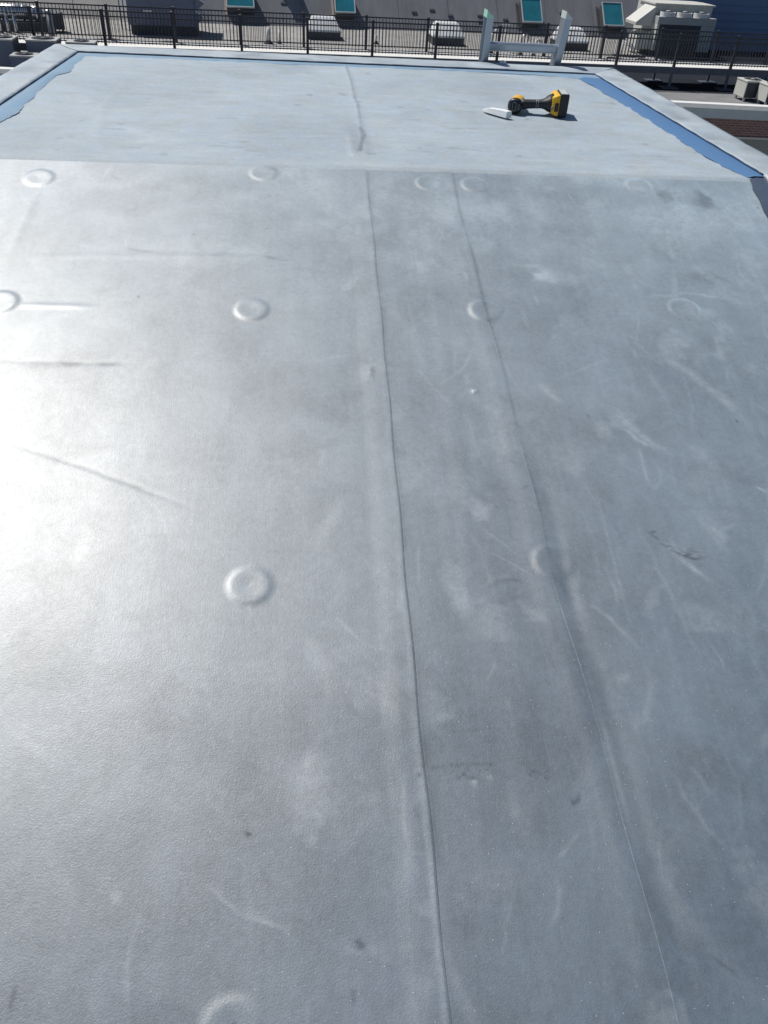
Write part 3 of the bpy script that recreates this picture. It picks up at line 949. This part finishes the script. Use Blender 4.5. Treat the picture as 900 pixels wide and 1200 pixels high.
# ================================================================== CORDLESS DRILL lying on its side
def make_drill():
    D = thing('cordless_drill', 'yellow and black cordless drill lying on its side on the roof', 'drill', (.737, 2.985, .0075), rad(-7))
    R = .0285
    zc = R
    def ring_y(y, rx, rz, n=28, cx=0.0, cz=zc, sq=2.3):
        out = []
        for k in range(n):
            a = 2 * PI * k / n
            c, s = math.cos(a), math.sin(a)
            out.append((cx + rx * math.copysign(abs(c) ** (2 / sq), c), y, cz + rz * math.copysign(abs(s) ** (2 / sq), s)))
        return out
    hs = MB().loft([ring_y(-.024, .0275, .0275), ring_y(-.018, .0290, .0285), ring_y(.03, .0290, .0285), ring_y(.055, .0275, .0275), ring_y(.070, .023, .023)]).build('motor_housing', 'yellow', D, smooth=True)
    rc = MB().loft([ring_y(-.050, .020, .020), ring_y(-.048, .0245, .0245), ring_y(-.040, .0285, .0284), ring_y(-.026, .0295, .0284), ring_y(-.022, .0292, .0283)]).build('rear_cap', 'black_plastic', D, smooth=True)
    # oblong emblem outline and vent slots on the cap
    o_ = rounded_rect(0, zc, .0075, .0165, .006, 5)
    i_ = rounded_rect(0, zc, .0058, .0148, .0048, 5)
    n = len(o_)
    em = MB().add([(x, -.0512, z) for x, z in o_] + [(x, -.0512, z) for x, z in i_] + [(x, -.0495, z) for x, z in o_] + [(x, -.0495, z) for x, z in i_],
                  [(k, (k + 1) % n, n + (k + 1) % n, n + k) for k in range(n)] + [(k, 2 * n + k, 2 * n + (k + 1) % n, (k + 1) % n) for k in range(n)] + [(n + k, n + (k + 1) % n, 3 * n + (k + 1) % n, 3 * n + k) for k in range(n)])
    em.build('emblem', 'grey_plastic', rc)
    for s in (-1, 1):
        for k in range(3):
            MB().box(s * .0185 - .0035, s * .0185 + .0035, -.0505, -.044, zc - .010 + k * .008, zc - .0075 + k * .008).build('vent', 'grey_plastic', rc)
    MB().loft([ring_y(.068, .0215, .0215), ring_y(.085, .0200, .0200), ring_y(.100, .0150, .0150), ring_y(.106, .009, .009)]).build('nose_cone', 'black_plastic', D, smooth=True)
    MB().loft([ring_y(.104, .0065, .0065, 12), ring_y(.122, .0065, .0065, 12)]).build('bit_holder', 'grey_plastic', D, smooth=True)
    # grip rising slightly from the housing to the wide battery foot
    def ring_x(x, cy, cz, hy, hz, sq=2.6, n=28):
        out = []
        for k in range(n):
            a = 2 * PI * k / n
            c, s = math.cos(a), math.sin(a)
            out.append((x, cy + hy * math.copysign(abs(c) ** (2 / sq), c), cz + hz * math.copysign(abs(s) ** (2 / sq), s)))
        return out
    MB().loft([ring_x(.012, -.004, .0295, .026, .021), ring_x(.030, -.005, .0315, .023, .0180), ring_x(.055, -.006, .0340, .0205, .0165), ring_x(.085, -.007, .0360, .0195, .0160),
               ring_x(.102, -.007, .0375, .0205, .0165), ring_x(.116, -.004, .0385, .026, .0205), ring_x(.130, .002, .0395, .038, .0295), ring_x(.148, .006, .0400, .050, .035)]).build('grip', 'grip', D, smooth=True)
    for k in range(2):
        MB().loft([ring_x(.078 + .008 * k, -.007, .0360, .0203, .0168), ring_x(.081 + .008 * k, -.007, .0362, .0203, .0168)]).build('grip_ring', 'grey_plastic', D, smooth=True)
    MB().loft([ring_x(.028, .020, .032, .010, .010), ring_x(.050, .018, .034, .009, .010)]).build('trigger', 'black_plastic', D, smooth=True)
    # yellow foot with stepped shoulders
    ft = MB()
    ft.hexa([(.140, -.042, .010), (.140, .052, .010), (.140, .052, .068), (.140, -.042, .068)], [(.160, -.058, .004), (.160, .068, .004), (.160, .068, .080), (.160, -.058, .080)])
    ft.box(.1602, .1685, -.0585, .0685, .0035, .0805)
    ft.build('battery_foot', 'yellow', D, bevel=.003)
    MB().box(.150, .166, -.0600, -.0560, .020, .052).build('latch', 'black_plastic', D, bevel=.0015)
    MB().box(.139, .1455, -.0520, -.0400, .026, .036).build('mode_light', 'grey_plastic', D, bevel=.0012)
    bp_ = MB()
    bp_.hexa([(.1695, -.056, .0015), (.1695, .066, .0015), (.1695, .066, .0825), (.1695, -.056, .0825)], [(.205, -.052, .0005), (.205, .062, .0005), (.205, .062, .0835), (.205, -.052, .0835)])
    pk = bp_.build('battery_pack', 'black_plastic', D, bevel=.004)
    MB().box(.1730, .2005, -.046, .056, .0826, .0846).build('side_plate', 'sunlit_plastic', pk, bevel=.0008)  # pale colour stands in for sunlight on the top of the pack
    MB().box(.2046, .2064, -.045, .055, .012, .072).build('base_plate', 'grey_plastic', pk, bevel=.0006)
    for o in list(D.children):
        if o.name.split('.')[0] in ('motor_housing', 'rear_cap', 'nose_cone', 'bit_holder'):
            hr = Matrix.Rotation(rad(-15), 4, 'Z')
            o.data.transform(hr)
            for c in o.children:
                c.data.transform(hr)
        o.data.transform(Matrix.Scale(.85, 4))
        for c in o.children:
            c.data.transform(Matrix.Scale(.85, 4))
    return D
make_drill()

# white tapered wedge beside the drill
wd = MB()
L = .126
sec = lambda x, hw, z1: [(x, -hw, 0), (x, hw, 0), (x, hw * .8, z1), (x, -hw * .8, z1)]
wd.loft([sec(0, .0035, .005), sec(.014, .0080, .011), sec(.036, .0120, .0165), sec(.090, .0140, .0205), sec(L, .0140, .0205)])
wo = wd.build('plastic_wedge', 'white_plastic', None, bevel=.0015)
wo.location = (.620, 2.978, .0085)
wo.rotation_euler = (0, rad(0), rad(-56))
tag(wo, 'small white tapered plastic wedge lying beside the drill', 'wedge')
# crumb of white foam on the far flashing
cb = MB()
cb.loft([[(.018 * math.cos(a) * k, .012 * math.sin(a) * k, z) for a in [2 * PI * i / 9 for i in range(9)]] for k, z in ((.9, 0), (1.0, .005), (.6, .011), (.2, .013))])
co = cb.build('foam_scrap', 'white_plastic', None, smooth=True)
co.location = (.905, 4.03, .013)
tag(co, 'small white foam scrap on the roof edge between the ladder rails', 'scrap')

# ================================================================== THE LOWER ROOFS BEYOND
ZR = -4.17
structure(MB().box(-26, 26.8, 26.25, 75, ZR - .4, ZR).build('lower_roof', 'dark_roof'))
structure(MB().box(-26, 26.8, 26.26, 30.15, ZR - .05, ZR + .006).build('roof_path', 'mid_roof'))
g = MB()
g.add([(-26, 31.0, ZR + .008), (10.2, 32.4, ZR + .008), (11.4, 35.8, ZR + .008), (15.3, 36.2, ZR + .008), (16.2, 46, ZR + .008), (-26, 43, ZR + .008)], [(0, 1, 2, 3, 4, 5)])
structure(g.build('gravel_roof', 'gravel'))

structure(MB().box(-60, 60, -30, 26.05, -7.4, -7.0).build('bounce_terrace', 'concrete_pale'))  # unseen pale terrace, added to bounce sunlight onto the brick wall
# brick building whose parapet edges the lower roof
bb = thing('brick_building', 'brick building with a white parapet cap and grey fascia', 'building', (2, 26.1, -9.0))
zc_ = lambda x: -3.65 - .18 * (x + 8.7) / 22.0
def band(x0, x1, y0, y1, d0, d1, name, mt):
    lo = [(x0, y0, zc_(x0) - d1), (x1, y0, zc_(x1) - d1), (x1, y1, zc_(x1) - d1), (x0, y1, zc_(x0) - d1)]
    hi = [(x0, y0, zc_(x0) - d0), (x1, y0, zc_(x1) - d0), (x1, y1, zc_(x1) - d0), (x0, y1, zc_(x0) - d0)]
    return MB().hexa(lo, hi).build(name, mt, bb, bevel=.006, world=True)
for k in range(12):
    x = -26 + 4.4 * k
    band(x, x + 4.396, 26.02, 26.34, 0, .12, 'parapet_cap', 'white_metal')
band(-26, 26.8, 26.06, 26.30, .122, .40, 'fascia', 'grey_fascia')
wl = MB()
wl.hexa([(-26, 26.10, -4.74), (26.8, 26.10, -4.74), (26.8, 26.3, -4.74), (-26, 26.3, -4.74)], [(-26, 26.10, zc_(-26) - .40), (26.8, 26.10, zc_(26.8) - .40), (26.8, 26.3, zc_(26.8) - .40), (-26, 26.3, zc_(-26) - .40)])
wl.build('brick_wall', 'brick', bb, world=True)
MB().box(-26, 26.8, 26.06, 26.3, -4.80, -4.742).build('lintel', 'concrete', bb, world=True)
for k in range(24):
    x = -26 + 2.2 * k
    wi = MB().box(x + .05, x + 2.15, 26.16, 26.2, -6.6, -4.802).build('window', 'glass_dark', bb, world=True)
    MB().box(x - .05, x + .05, 26.11, 26.22, -6.6, -4.803).build('mullion', 'frame_grey', bb, world=True)
MB().box(-26, 26.8, 26.12, 26.3, -9.0, -6.602).build('brick_wall', 'brick', bb, world=True)

# ------------------------------------------------------------------ raised walkway with two guard fences
WR = math.atan(.048)
W0 = Vector((0, 30.12, 0))
walk = thing('raised_walkway', 'raised steel walkway with pale deck panels over the lower roof', 'walkway', (0, 30.12, ZR), WR)
ZD = .67
PS = 2.175
K0 = -6.43
posts_x = [K0 + PS * k for k in range(-4, 14)]
for k in range(len(posts_x) - 1):
    x = posts_x[k]
    MB().box(x + .004, x + PS - .004, .062, 1.385, ZD - .05, ZD).build('deck_panel', 'deck', walk, bevel=.004)
MB().box(posts_x[0], posts_x[-1], -.03, .058, ZD - .20, ZD + .012).build('edge_beam', 'grey_steel', walk, bevel=.004)
MB().box(posts_x[0], posts_x[-1], 1.39, 1.475, ZD - .20, ZD + .012).build('edge_beam', 'grey_steel', walk, bevel=.004)
for x in posts_x:
    for y, s in ((.014, 0), (1.432, 0)):
        lg = MB().box(x - .04, x + .04, y - .035, y + .035, .05, ZD - .201).build('support_post', 'grey_steel', walk)
        MB().box(x - .30, x + .30, y - .22, y + .22, .007, .05).build('foot_plate', 'grey_steel', lg, bevel=.006)

def fence(name, label, yoff, shift):
    F = thing(name, label, 'fence', W0 + Vector((-math.sin(WR) * yoff, math.cos(WR) * yoff, ZR + ZD + .012)), WR, 'guard fences along the walkway')
    xs = [x + shift for x in posts_x if x + shift > posts_x[0] - .2]
    xs = [x for x in xs if x < posts_x[-1]]
    pm = MB().box(-.042, .042, -.042, .042, 0, 1.0)
    pm.box(-.050, .050, -.050, .050, 1.0, 1.022)
    pm.hexa([(-.050, -.050, 1.022), (.050, -.050, 1.022), (.050, .050, 1.022), (-.050, .050, 1.022)], [(-.008, -.008, 1.045), (.008, -.008, 1.045), (.008, .008, 1.045), (-.008, .008, 1.045)])
    p0 = pm.build('post', 'black_steel', F)
    p0.location.x = xs[0]
    for x in xs[1:]:
        c = dup(p0, F)
        c.location.x = x
    pk = MB().box(-.0090, .0090, -.0090, .0090, .075, .962).build('picket', 'black_steel', F)
    first = True
    for a, b in zip(xs[:-1], xs[1:]):
        for (z0, z1) in ((.952, .990), (.808, .842), (.100, .132)):
            MB().box(a + .0425, b - .0425, -.018, .018, z0, z1).build('rail', 'black_steel', F)
        if a < -11 or a > 16.5:
            continue
        n = 18
        for k in range(1, n + 1):
            x = a + (b - a) * k / (n + 1)
            if first:
                pk.location.x = x
                first = False
            else:
                c = pk.copy()
                COL.objects.link(c)
                c.parent = F
                c.location.x = x
    return F
fence('guard_fence', 'black picket guard fence on the walkway side facing the bulkhead', .014, 0)
fence('guard_fence', 'black picket guard fence on the walkway side facing the gravel roof', 1.432, -.06)

# ------------------------------------------------------------------ sloping roof with skylights
SB = thing('slope_roof_building', 'grey sloping roof with four teal roof windows behind the gravel', 'building', (-9.88, 42.34, ZR), rad(5.117))
SP = rad(47)
cp, sp_ = math.cos(SP), math.sin(SP)
def sr(x, u, h=0.0):
    return (x, u * cp - h * sp_, u * sp_ + h * cp)
for k in range(17):                                    # roofing strips with slightly proud laps
    x = -13.0 + 2.5 * k
    lo = [sr(x, -.05, -.15), sr(x + 2.5, -.05, -.15), sr(x + 2.5, 7, -.15), sr(x, 7, -.15)]
    hi = [sr(x, -.05, .0), sr(x + 2.5, -.05, .018), sr(x + 2.5, 7, .018), sr(x, 7, .0)]
    MB().hexa(lo, hi).build('roof_strip', 'shingle' if x > 1 else 'tan_strip', SB)
MB().hexa([(-13, 7 * cp, 0), (29.5, 7 * cp, 0), (29.5, 7 * cp + 6, 0), (-13, 7 * cp + 6, 0)], [(-13, 7 * cp, 7 * sp_), (29.5, 7 * cp, 7 * sp_), (29.5, 7 * cp + 6, 7 * sp_), (-13, 7 * cp + 6, 7 * sp_)]).build('wall', 'concrete', SB)
def tilted(x0, x1, u0_, u1_, h0, h1, name, mt, parent, bevel=0.0):
    lo = [sr(x0, u0_, h0), sr(x1, u0_, h0), sr(x1, u1_, h0), sr(x0, u1_, h0)]
    hi = [sr(x0, u0_, h1), sr(x1, u0_, h1), sr(x1, u1_, h1), sr(x0, u1_, h1)]
    return MB().hexa(lo, hi).build(name, mt, parent, bevel=bevel)
for (x0, x1, ub) in ((6.34, 7.62, .56), (11.36, 12.34, .50), (20.58, 21.62, .38), (24.82, 25.9, .36)):
    Ln = 1.25
    ub -= .09
    sk = tilted(x0 + .04, x1 - .04, ub + .03, ub + Ln - .03, .0, .48, 'skylight', 'curb_dark', SB)
    tilted(x0 - .09, x0 + .02, ub - .02, ub + Ln + .1, .019, .034, 'flashing', 'tan_flash' if x0 < 15 else 'curb_dark', sk)
    t = .05
    for a in ((x0, x0 + t, ub, ub + Ln), (x1 - t, x1, ub, ub + Ln), (x0 + t, x1 - t, ub, ub + t), (x0 + t, x1 - t, ub + Ln - t, ub + Ln)):
        tilted(*a, .465, .54, 'frame', 'frame_grey', sk, .006)
    tilted(x0 + t + .002, x1 - t - .002, ub + t + .002, ub + Ln - t - .002, .482, .515, 'pane', 'teal_glass', sk)
# small roof vents and brackets on the slope
for (px_, u_) in ((15.3, .95), (17.1, .85), (18.6, .9), (16.2, 1.1), (9.0, 1.15), (19.9, .75), (22.9, 1.2), (18.6, .6)):
    tilted(px_ - .13, px_ + .13, u_ - .05, u_ + .05, .0, .05, 'snow_guard', 'curb_dark', SB, .004)
ch = MB()
ch.box(8.05, 8.75, 1.95, 2.75, .9, 3.6)
ch.box(8.0, 8.8, 1.9, 2.8, 3.6, 3.7)
ch.build('chimney', 'brick', SB)

# ------------------------------------------------------------------ pyramid skylights on the gravel
def pyramid(x0, x1, y, label):
    wd_ = x1 - x0
    P = thing('dome_skylight', label, 'skylight', ((x0 + x1) / 2, y, ZR + .008), rad(3), 'milky dome skylights on the gravel roof')
    h = wd_ / 2
    MB().box(-h + .03, h - .03, 0, 1.4, 0, .30).build('curb', 'curb_dark', P)
    MB().box(-h, h, -.03, 1.43, .30, .345).build('frame', 'frame_grey', P, bevel=.006)
    r = []
    for k, z, f0 in ((1.0, .345, 0.0), (.985, .375, .01), (.66, .80, .46), (.60, .83, .52)):
        r.append([(-h * k * .97, f0, z), (h * k * .97, f0, z), (h * k * .97, 1.4 - f0 * .4, z), (-h * k * .97, 1.4 - f0 * .4, z)])
    MB().loft(r).build('dome', 'white_dome', P)
    return P
pyramid(.12, 1.58, 39.05, 'milky dome skylight on a dark curb beside the two straight vent pipes')
pyramid(5.55, 6.98, 39.05, 'milky dome skylight on a dark curb before the bare stretch of sloping roof')
pyramid(11.25, 12.66, 39.32, 'milky dome skylight on a dark curb nearest the beige fan unit')

# ------------------------------------------------------------------ vent pipes
def vent(x, y, hgt, r, label, goose=False, tee=False):
    P = thing('vent_pipe', label, 'pipe', (x, y, ZR + .008), 0, 'vent pipes on the gravel roof')
    pts = [(0, 0, 0), (0, 0, hgt)]
    if goose:
        rr = .14
        pts = [(0, 0, 0), (0, 0, hgt - rr)] + [(rr - rr * math.cos(a), 0, hgt - rr + rr * math.sin(a)) for a in [PI * i / 8 for i in range(1, 9)]] + [(2 * rr, 0, hgt - rr - .08)]
    MB().tube(pts, r, 12).build('pipe', 'white_metal', P, smooth=True)
    MB().tube([(0, 0, 0), (0, 0, .03), (0, 0, .12)], [r * 2.4, r * 1.9, r * 1.15], 14).build('boot', 'rubber', P, smooth=True)
    if tee:
        MB().tube([(-.22, 0, hgt + .03), (.22, 0, hgt + .03)], r * 1.35, 12).build('tee_head', 'white_metal', P, smooth=True)
    return P
vent(-1.48, 37.3, .55, .085, 'stout straight white vent pipe')
vent(-1.03, 37.4, .50, .040, 'slim straight white vent pipe beside a stout one')
vent(7.85, 37.5, .82, .055, 'tallest white gooseneck vent pipe, next to the tee headed pipe', goose=True)
vent(9.05, 37.2, .76, .060, 'white gooseneck vent pipe between the tee headed pipe and a shorter gooseneck', goose=True)
vent(9.55, 36.9, .62, .055, 'shortest white gooseneck vent pipe', goose=True)
vent(8.55, 38.2, .98, .035, 'thin vent pipe with a tee head', tee=True)
vent(3.05, 38.6, .35, .05, 'short white vent stub beyond the fence')

rc_ = np.random.RandomState(3)
for (x0, x1, y, lab) in ((-3.6, .2, 35.2, 'thin black cable sagging across the gravel before the straight vent pipes'), (.6, 3.4, 34.9, 'thin black cable lying on the gravel before a dome skylight'),
                         (-9.2, -5.2, 36.0, 'thin black cable on the gravel beside the dark plenum box'), (12.9, 15.2, 37.2, 'black hose curling on the gravel at the foot of the beige unit')):
    pts = [(x0 + (x1 - x0) * i / 14, y + .35 * math.sin(i * .8 + x0) + rc_.uniform(-.08, .08), ZR + .045) for i in range(15)]
    tag(MB().tube(pts, .03, 7).build('roof_cable', 'rubber', None, smooth=True), lab, 'cable', 'cables on the gravel roof')
sp1 = thing('standpipe', 'thick pale steel standpipe behind the fence by the galvanised duct', 'pipe', (-8.75, 32.4, ZR + .008))
MB().tube([(0, 0, 0), (0, 0, 1.28)], .10, 14).build('pipe', 'grey_metal', sp1, smooth=True)
MB().tube([(0, 0, 1.28), (0, 0, 1.33)], [.13, .11], 14).build('cap', 'galv', sp1, smooth=True)
MB().box(-.22, .22, -.22, .22, 0, .03).build('base_plate', 'grey_steel', sp1)
rk = thing('pipe_rack', 'small blue pipe rack standing at the end of the slate unit', 'rack', (-7.75, 39.6, ZR + .008), rad(4))
for k in range(4):
    MB().tube([(.16 * k, 0, 0), (.16 * k, 0, 1.75)], .025, 8).build('upright', 'blue_panel', rk, smooth=True)
for z in (.3, .8, 1.3, 1.7):
    MB().tube([(-.05, 0, z), (.53, 0, z)], .02, 8).build('crossbar', 'white_metal', rk, smooth=True)

# ------------------------------------------------------------------ large rooftop units
def rtu_right():
    U = thing('rooftop_unit', 'beige rooftop unit with three fans over a dark coil and a sloping hood', 'air handler', (15.35, 38.75, ZR + .008), rad(3))
    MB().box(.05, 2.75, .1, 2.2, 0, .22).build('base_rail', 'curb_dark', U)
    MB().box(0, 2.7, .62, 2.3, .222, 1.88).build('cabinet', 'beige_metal', U, bevel=.012)
    MB().box(-.06, 2.78, .55, 2.36, 1.882, 1.95).build('top_panel', 'beige_metal', U, bevel=.008)
    MB().box(.0, 2.7, 0, .615, 1.22, 1.50).build('fan_shelf', 'grey_metal', U, bevel=.01)
    MB().box(.12, 2.05, .015, .6, .222, 1.218).build('coil', 'coil', U)
    MB().box(2.055, 2.7, 0.0, .612, .222, 1.218).build('side_panel', 'grey_metal', U, bevel=.01)
    MB().box(.0, .115, 0.0, .612, .222, 1.218).build('side_panel', 'beige_metal', U, bevel=.01)
    for k in range(14):
        MB().box(.125, 2.045, .004, .014, .26 + k * .068, .268 + k * .068).build('fin', 'fan_dark', U)
    for k in range(3):
        x = .50 + .78 * k
        fr = MB().tube([(x, .31, 1.502), (x, .31, 1.66)], .33, 20).build('fan_shroud', 'white_metal', U, smooth=False)
        MB().tube([(x, .31, 1.6605), (x, .31, 1.668)], .27, 20).build('fan_opening', 'fan_dark', fr)
        MB().tube([(x, .31, 1.669), (x, .31, 1.71)], .09, 14).build('fan_hub', 'white_metal', fr)
    hd = MB()
    hd.hexa([(-.78, .5, 1.10), (-.002, .5, 1.10), (-.002, 1.7, 1.10), (-.78, 1.7, 1.10)], [(-.80, .5, 1.22), (-.002, .5, 1.84), (-.002, 1.7, 1.84), (-.80, 1.7, 1.22)])
    hd.build('intake_hood', 'beige_metal', U, bevel=.01)
    MB().hexa([(-.62, .35, .22), (-.004, .35, .22), (-.004, 1.5, .22), (-.62, 1.5, .22)], [(-.62, .35, .70), (-.004, .35, .92), (-.004, 1.5, .92), (-.62, 1.5, .70)]).build('relief_hood', 'beige_metal', U, bevel=.01)
    MB().box(.45, 1.55, 2.5, 3.6, .2, 2.35).build('rear_cabinet', 'beige_metal', U, bevel=.012)
    return U
rtu_right()
# conduit loops beside the unit
cd = thing('conduit_run', 'bright bent conduit pipes at the foot of the beige unit', 'conduit', (14.0, 38.2, ZR + .01), 0)
for k in range(3):
    MB().tube([(-.4 + .12 * k, .1 * k, 0), (-.38 + .12 * k, .1 * k, .42 + .08 * k), (-.30 + .12 * k, .1 * k, .50 + .08 * k), (.10 + .1 * k, .1 * k, .42), (.16 + .1 * k, .1 * k, .36), (.5, .1 * k, .12), (.72, .1 * k, .08)], .022, 8).build('conduit', 'white_metal', cd, smooth=True)
MB().box(-.5, .9, -.05, .35, 0, .05).build('sleeper', 'rubber', cd, bevel=.005)

def rtu_left():
    U = thing('rooftop_unit', 'slate blue rooftop unit with a pale overhanging lid', 'air handler', (-7.15, 38.1, ZR + .008), rad(4))
    MB().box(.05, 2.70, .08, 2.0, 0, .34).build('base_rail', 'curb_dark', U)
    MB().box(0, 2.70, 0, 2.1, .342, 1.52).build('cabinet', 'slate_metal', U, bevel=.012)
    for k in range(3):
        MB().box(.08 + .88 * k, .90 + .88 * k, -.012, -.001, .40, 1.46).build('door_panel', 'slate_metal', U, bevel=.004)
    MB().box(-.1, 3.02, -.10, 2.2, 1.522, 1.62).build('lid', 'grey_metal', U, bevel=.01)
    for (za, zb_, xt) in ((1.40, 1.20, 3.06), (.90, .70, 2.98)):
        hd = MB()
        hd.hexa([(2.702, -.05, za - .5), (xt, -.05, zb_ - .03), (xt, 1.8, zb_ - .03), (2.702, 1.8, za - .5)], [(2.702, -.05, za), (xt + .02, -.05, zb_), (xt + .02, 1.8, zb_), (2.702, 1.8, za)])
        hd.build('intake_hood', 'slate_metal', U)
        MB().hexa([(2.701, -.10, za + .005), (xt + .06, -.10, zb_ - .01), (xt + .06, 1.85, zb_ - .01), (2.701, 1.85, za + .005)], [(2.701, -.10, za + .04), (xt + .06, -.10, zb_ + .03), (xt + .06, 1.85, zb_ + .03), (2.701, 1.85, za + .04)]).build('hood_lid', 'white_metal', U)
    MB().box(.62, .95, -.02, -.0125, .80, .88).build('data_plate', 'white_metal', U)
    return U
rtu_left()
# ducting and plant at the far left
dt_ = thing('duct_run', 'bright galvanised duct with an elbow beside a dark plenum box', 'duct', (-11.2, 38.2, ZR + .008), rad(8))
MB().tube([(-1.6, 0, .62), (-.5, 0, .62), (.2, .0, .60)], .26, 18).build('duct', 'galv', dt_, smooth=True)
MB().tube([(.2, 0, .60), (.42, 0, .58), (.55, 0, .45), (.58, 0, .2)], .26, 18).build('elbow', 'galv', dt_, smooth=True)
MB().hexa([(-1.3, -.5, .0), (.9, -.5, .0), (.9, .5, .0), (-1.3, .5, .0)], [(-1.3, -.5, .30), (.9, -.5, .30), (.9, .5, .30), (-1.3, .5, .30)]).build('plenum', 'curb_dark', dt_)
for k in range(4):
    MB().tube([(-1.15 + .5 * k, 0, .36), (-1.10 + .5 * k, 0, .36)], .275, 18).build('joint_band', 'galv', dt_) if False else MB().tube([(-1.15 + .35 * k, 0, .62), (-1.11 + .35 * k, 0, .62)], .272, 18).build('joint_band', 'galv', dt_)
for k in range(3):
    MB().tube([(-.9 + .8 * k, 0, .30), (-.9 + .8 * k, 0, .40)], .05, 8).build('stand', 'grey_steel', dt_)
sb_ = thing('plenum_box', 'dark slanting plenum box before the galvanised duct', 'plant box', (-10.15, 37.5, ZR + .008), rad(18))
MB().hexa([(-.25, 0, .12), (.55, 0, .12), (.55, .7, .12), (-.25, .7, .12)], [(-.25, 0, .55), (.55, 0, .72), (.55, .7, .72), (-.25, .7, .55)]).build('box', 'curb_dark', sb_, bevel=.008)
for x in (-.2, .45):
    MB().box(x, x + .06, .05, .65, 0, .119).build('sleeper', 'grey_steel', sb_)
for k in range(3):
    P = thing('flue_pipe', ('bright flue pipe at the outer end of a row of three', 'bright flue pipe in the middle of a row of three', 'bright flue pipe of the row of three, closest to the dark plenum box')[k], 'pipe', (-11.9 + .26 * k, 36.9 + .12 * k, ZR + .008), 0, 'flue pipes in a row')
    MB().tube([(0, 0, 0), (0, 0, .62)], .075, 12).build('pipe', 'galv', P, smooth=True)
    MB().tube([(0, 0, .60), (0, 0, .66), (0, 0, .72)], [.11, .11, .02], 12).build('cap', 'galv', P, smooth=True)

# ------------------------------------------------------------------ condensers
def condenser(x, y, w_, d_, h_, rz, label, body='grey_metal'):
    U = thing('condenser', label, 'condenser', (x, y, ZR + .007), rz, 'condensers standing along the parapet')
    leg = .11
    for sx in (.06, w_ - .12):
        for sy in (.06, d_ - .12):
            MB().box(sx, sx + .06, sy, sy + .06, 0, leg).build('leg', 'white_metal', U)
    cab = MB().box(.012, w_ - .012, .012, d_ - .012, leg + .001, leg + h_ - .04).build('coil', 'coil', U)
    # slatted guard on the four sides
    t = .03
    for (a, b) in ((0, 0), (w_ - t, 0), (0, d_ - t), (w_ - t, d_ - t)):
        MB().box(a, a + t, b, b + t, leg, leg + h_ - .05).build('corner_post', body, U)
    MB().box(-.001, .011, t + .002, d_ - t - .002, leg + .012, leg + h_ - .06).build('side_panel', body, U)
    n = 9
    if body == 'slate_metal':
        MB().box(t + .001, w_ - t - .001, .002, .011, leg + .012, leg + h_ - .06).build('front_panel', body, U)
        n = 0
    for k in range(n):
        z = leg + .04 + (h_ - .13) * k / n
        MB().box(t + .001, w_ - t - .001, .002, .011, z, z + .018).build('louvre', 'curb_dark', U)
    tp = MB().box(-.012, w_ + .012, -.012, d_ + .012, leg + h_ - .05, leg + h_).build('top', 'grey_metal' if body == 'slate_metal' else body, U, bevel=.008)
    cx, cy, R = w_ / 2, d_ / 2, min(w_, d_) * .42
    MB().tube([(cx, cy, leg + h_ - .01), (cx, cy, leg + h_ + .004)], R, 24).build('fan_opening', 'fan_dark', U)
    for k in range(4):
        rr = R * (1 - .22 * k)
        ring = [(cx + rr * math.cos(2 * PI * i / 24), cy + rr * math.sin(2 * PI * i / 24), leg + h_ + .012) for i in range(25)]
        MB().tube(ring, .006, 5).build('guard_ring', body if k == 0 else 'curb_dark', U)
    MB().tube([(cx, cy, leg + h_ + .002), (cx, cy, leg + h_ + .02)], R * .22, 12).build('fan_hub', body, U)
    return U
condenser(14.98, 28.72, .72, .72, .52, rad(2), 'beige condenser on white feet beyond the parapet, its louvred side exposed', 'beige_metal')
condenser(15.42, 28.0, .74, .66, .52, rad(2), 'beige condenser crowding against its neighbour at the brick parapet', 'beige_metal')
condenser(-9.55, 28.1, .72, .80, .86, rad(3), 'tall slate condenser at the end of the row near the left parapet', 'slate_metal')
condenser(-8.48, 28.3, .88, .80, .85, rad(3), 'broad slate condenser behind a lower one', 'slate_metal')
condenser(-8.72, 27.3, .70, .62, .56, rad(3), 'low condenser with pale top rim in front of the broad slate one', 'slate_metal')
condenser(-7.40, 28.72, .86, .56, .78, rad(3), 'slate condenser peeping over the bulkhead roof corner', 'slate_metal')

# ------------------------------------------------------------------ blue-grey clad building at the right
BW = thing('clad_building', 'blue grey clad building wall behind the beige fan unit', 'building', (17.3, 41.6, ZR), rad(3))
MB().box(0, 16, .05, 8, 0, 3.4).build('wall', 'blue_siding', BW)
for k in range(11):
    z = .02 + .305 * k
    MB().hexa([(0, .0, z), (16, .0, z), (16, .049, z), (0, .049, z)], [(0, .03, z + .30), (16, .03, z + .30), (16, .049, z + .30), (0, .049, z + .30)]).build('siding_board', 'blue_siding', BW)
MB().box(-.1, 16.1, -.06, 8.1, 3.4, 3.52).build('coping', 'grey_metal', BW, bevel=.01)
LS = thing('louvre_screen', 'low blue slatted screen under the walkway beside the condensers', 'screen', (16.9, 33.1, ZR + .008), rad(3))
for k in range(10):
    MB().box(.2 * k, .2 * k + .15, 0, .03, .02, .42).build('slat', 'blue_panel', LS, bevel=.004)
MB().box(-.02, 2.0, .0305, .06, .06, .11).build('rail', 'grey_steel', LS)
MB().box(-.02, 2.0, .0305, .06, .32, .37).build('rail', 'grey_steel', LS)
for x in (0.0, 1.9):
    MB().box(x, x + .06, .0605, .12, 0, .4).build('post', 'grey_steel', LS)
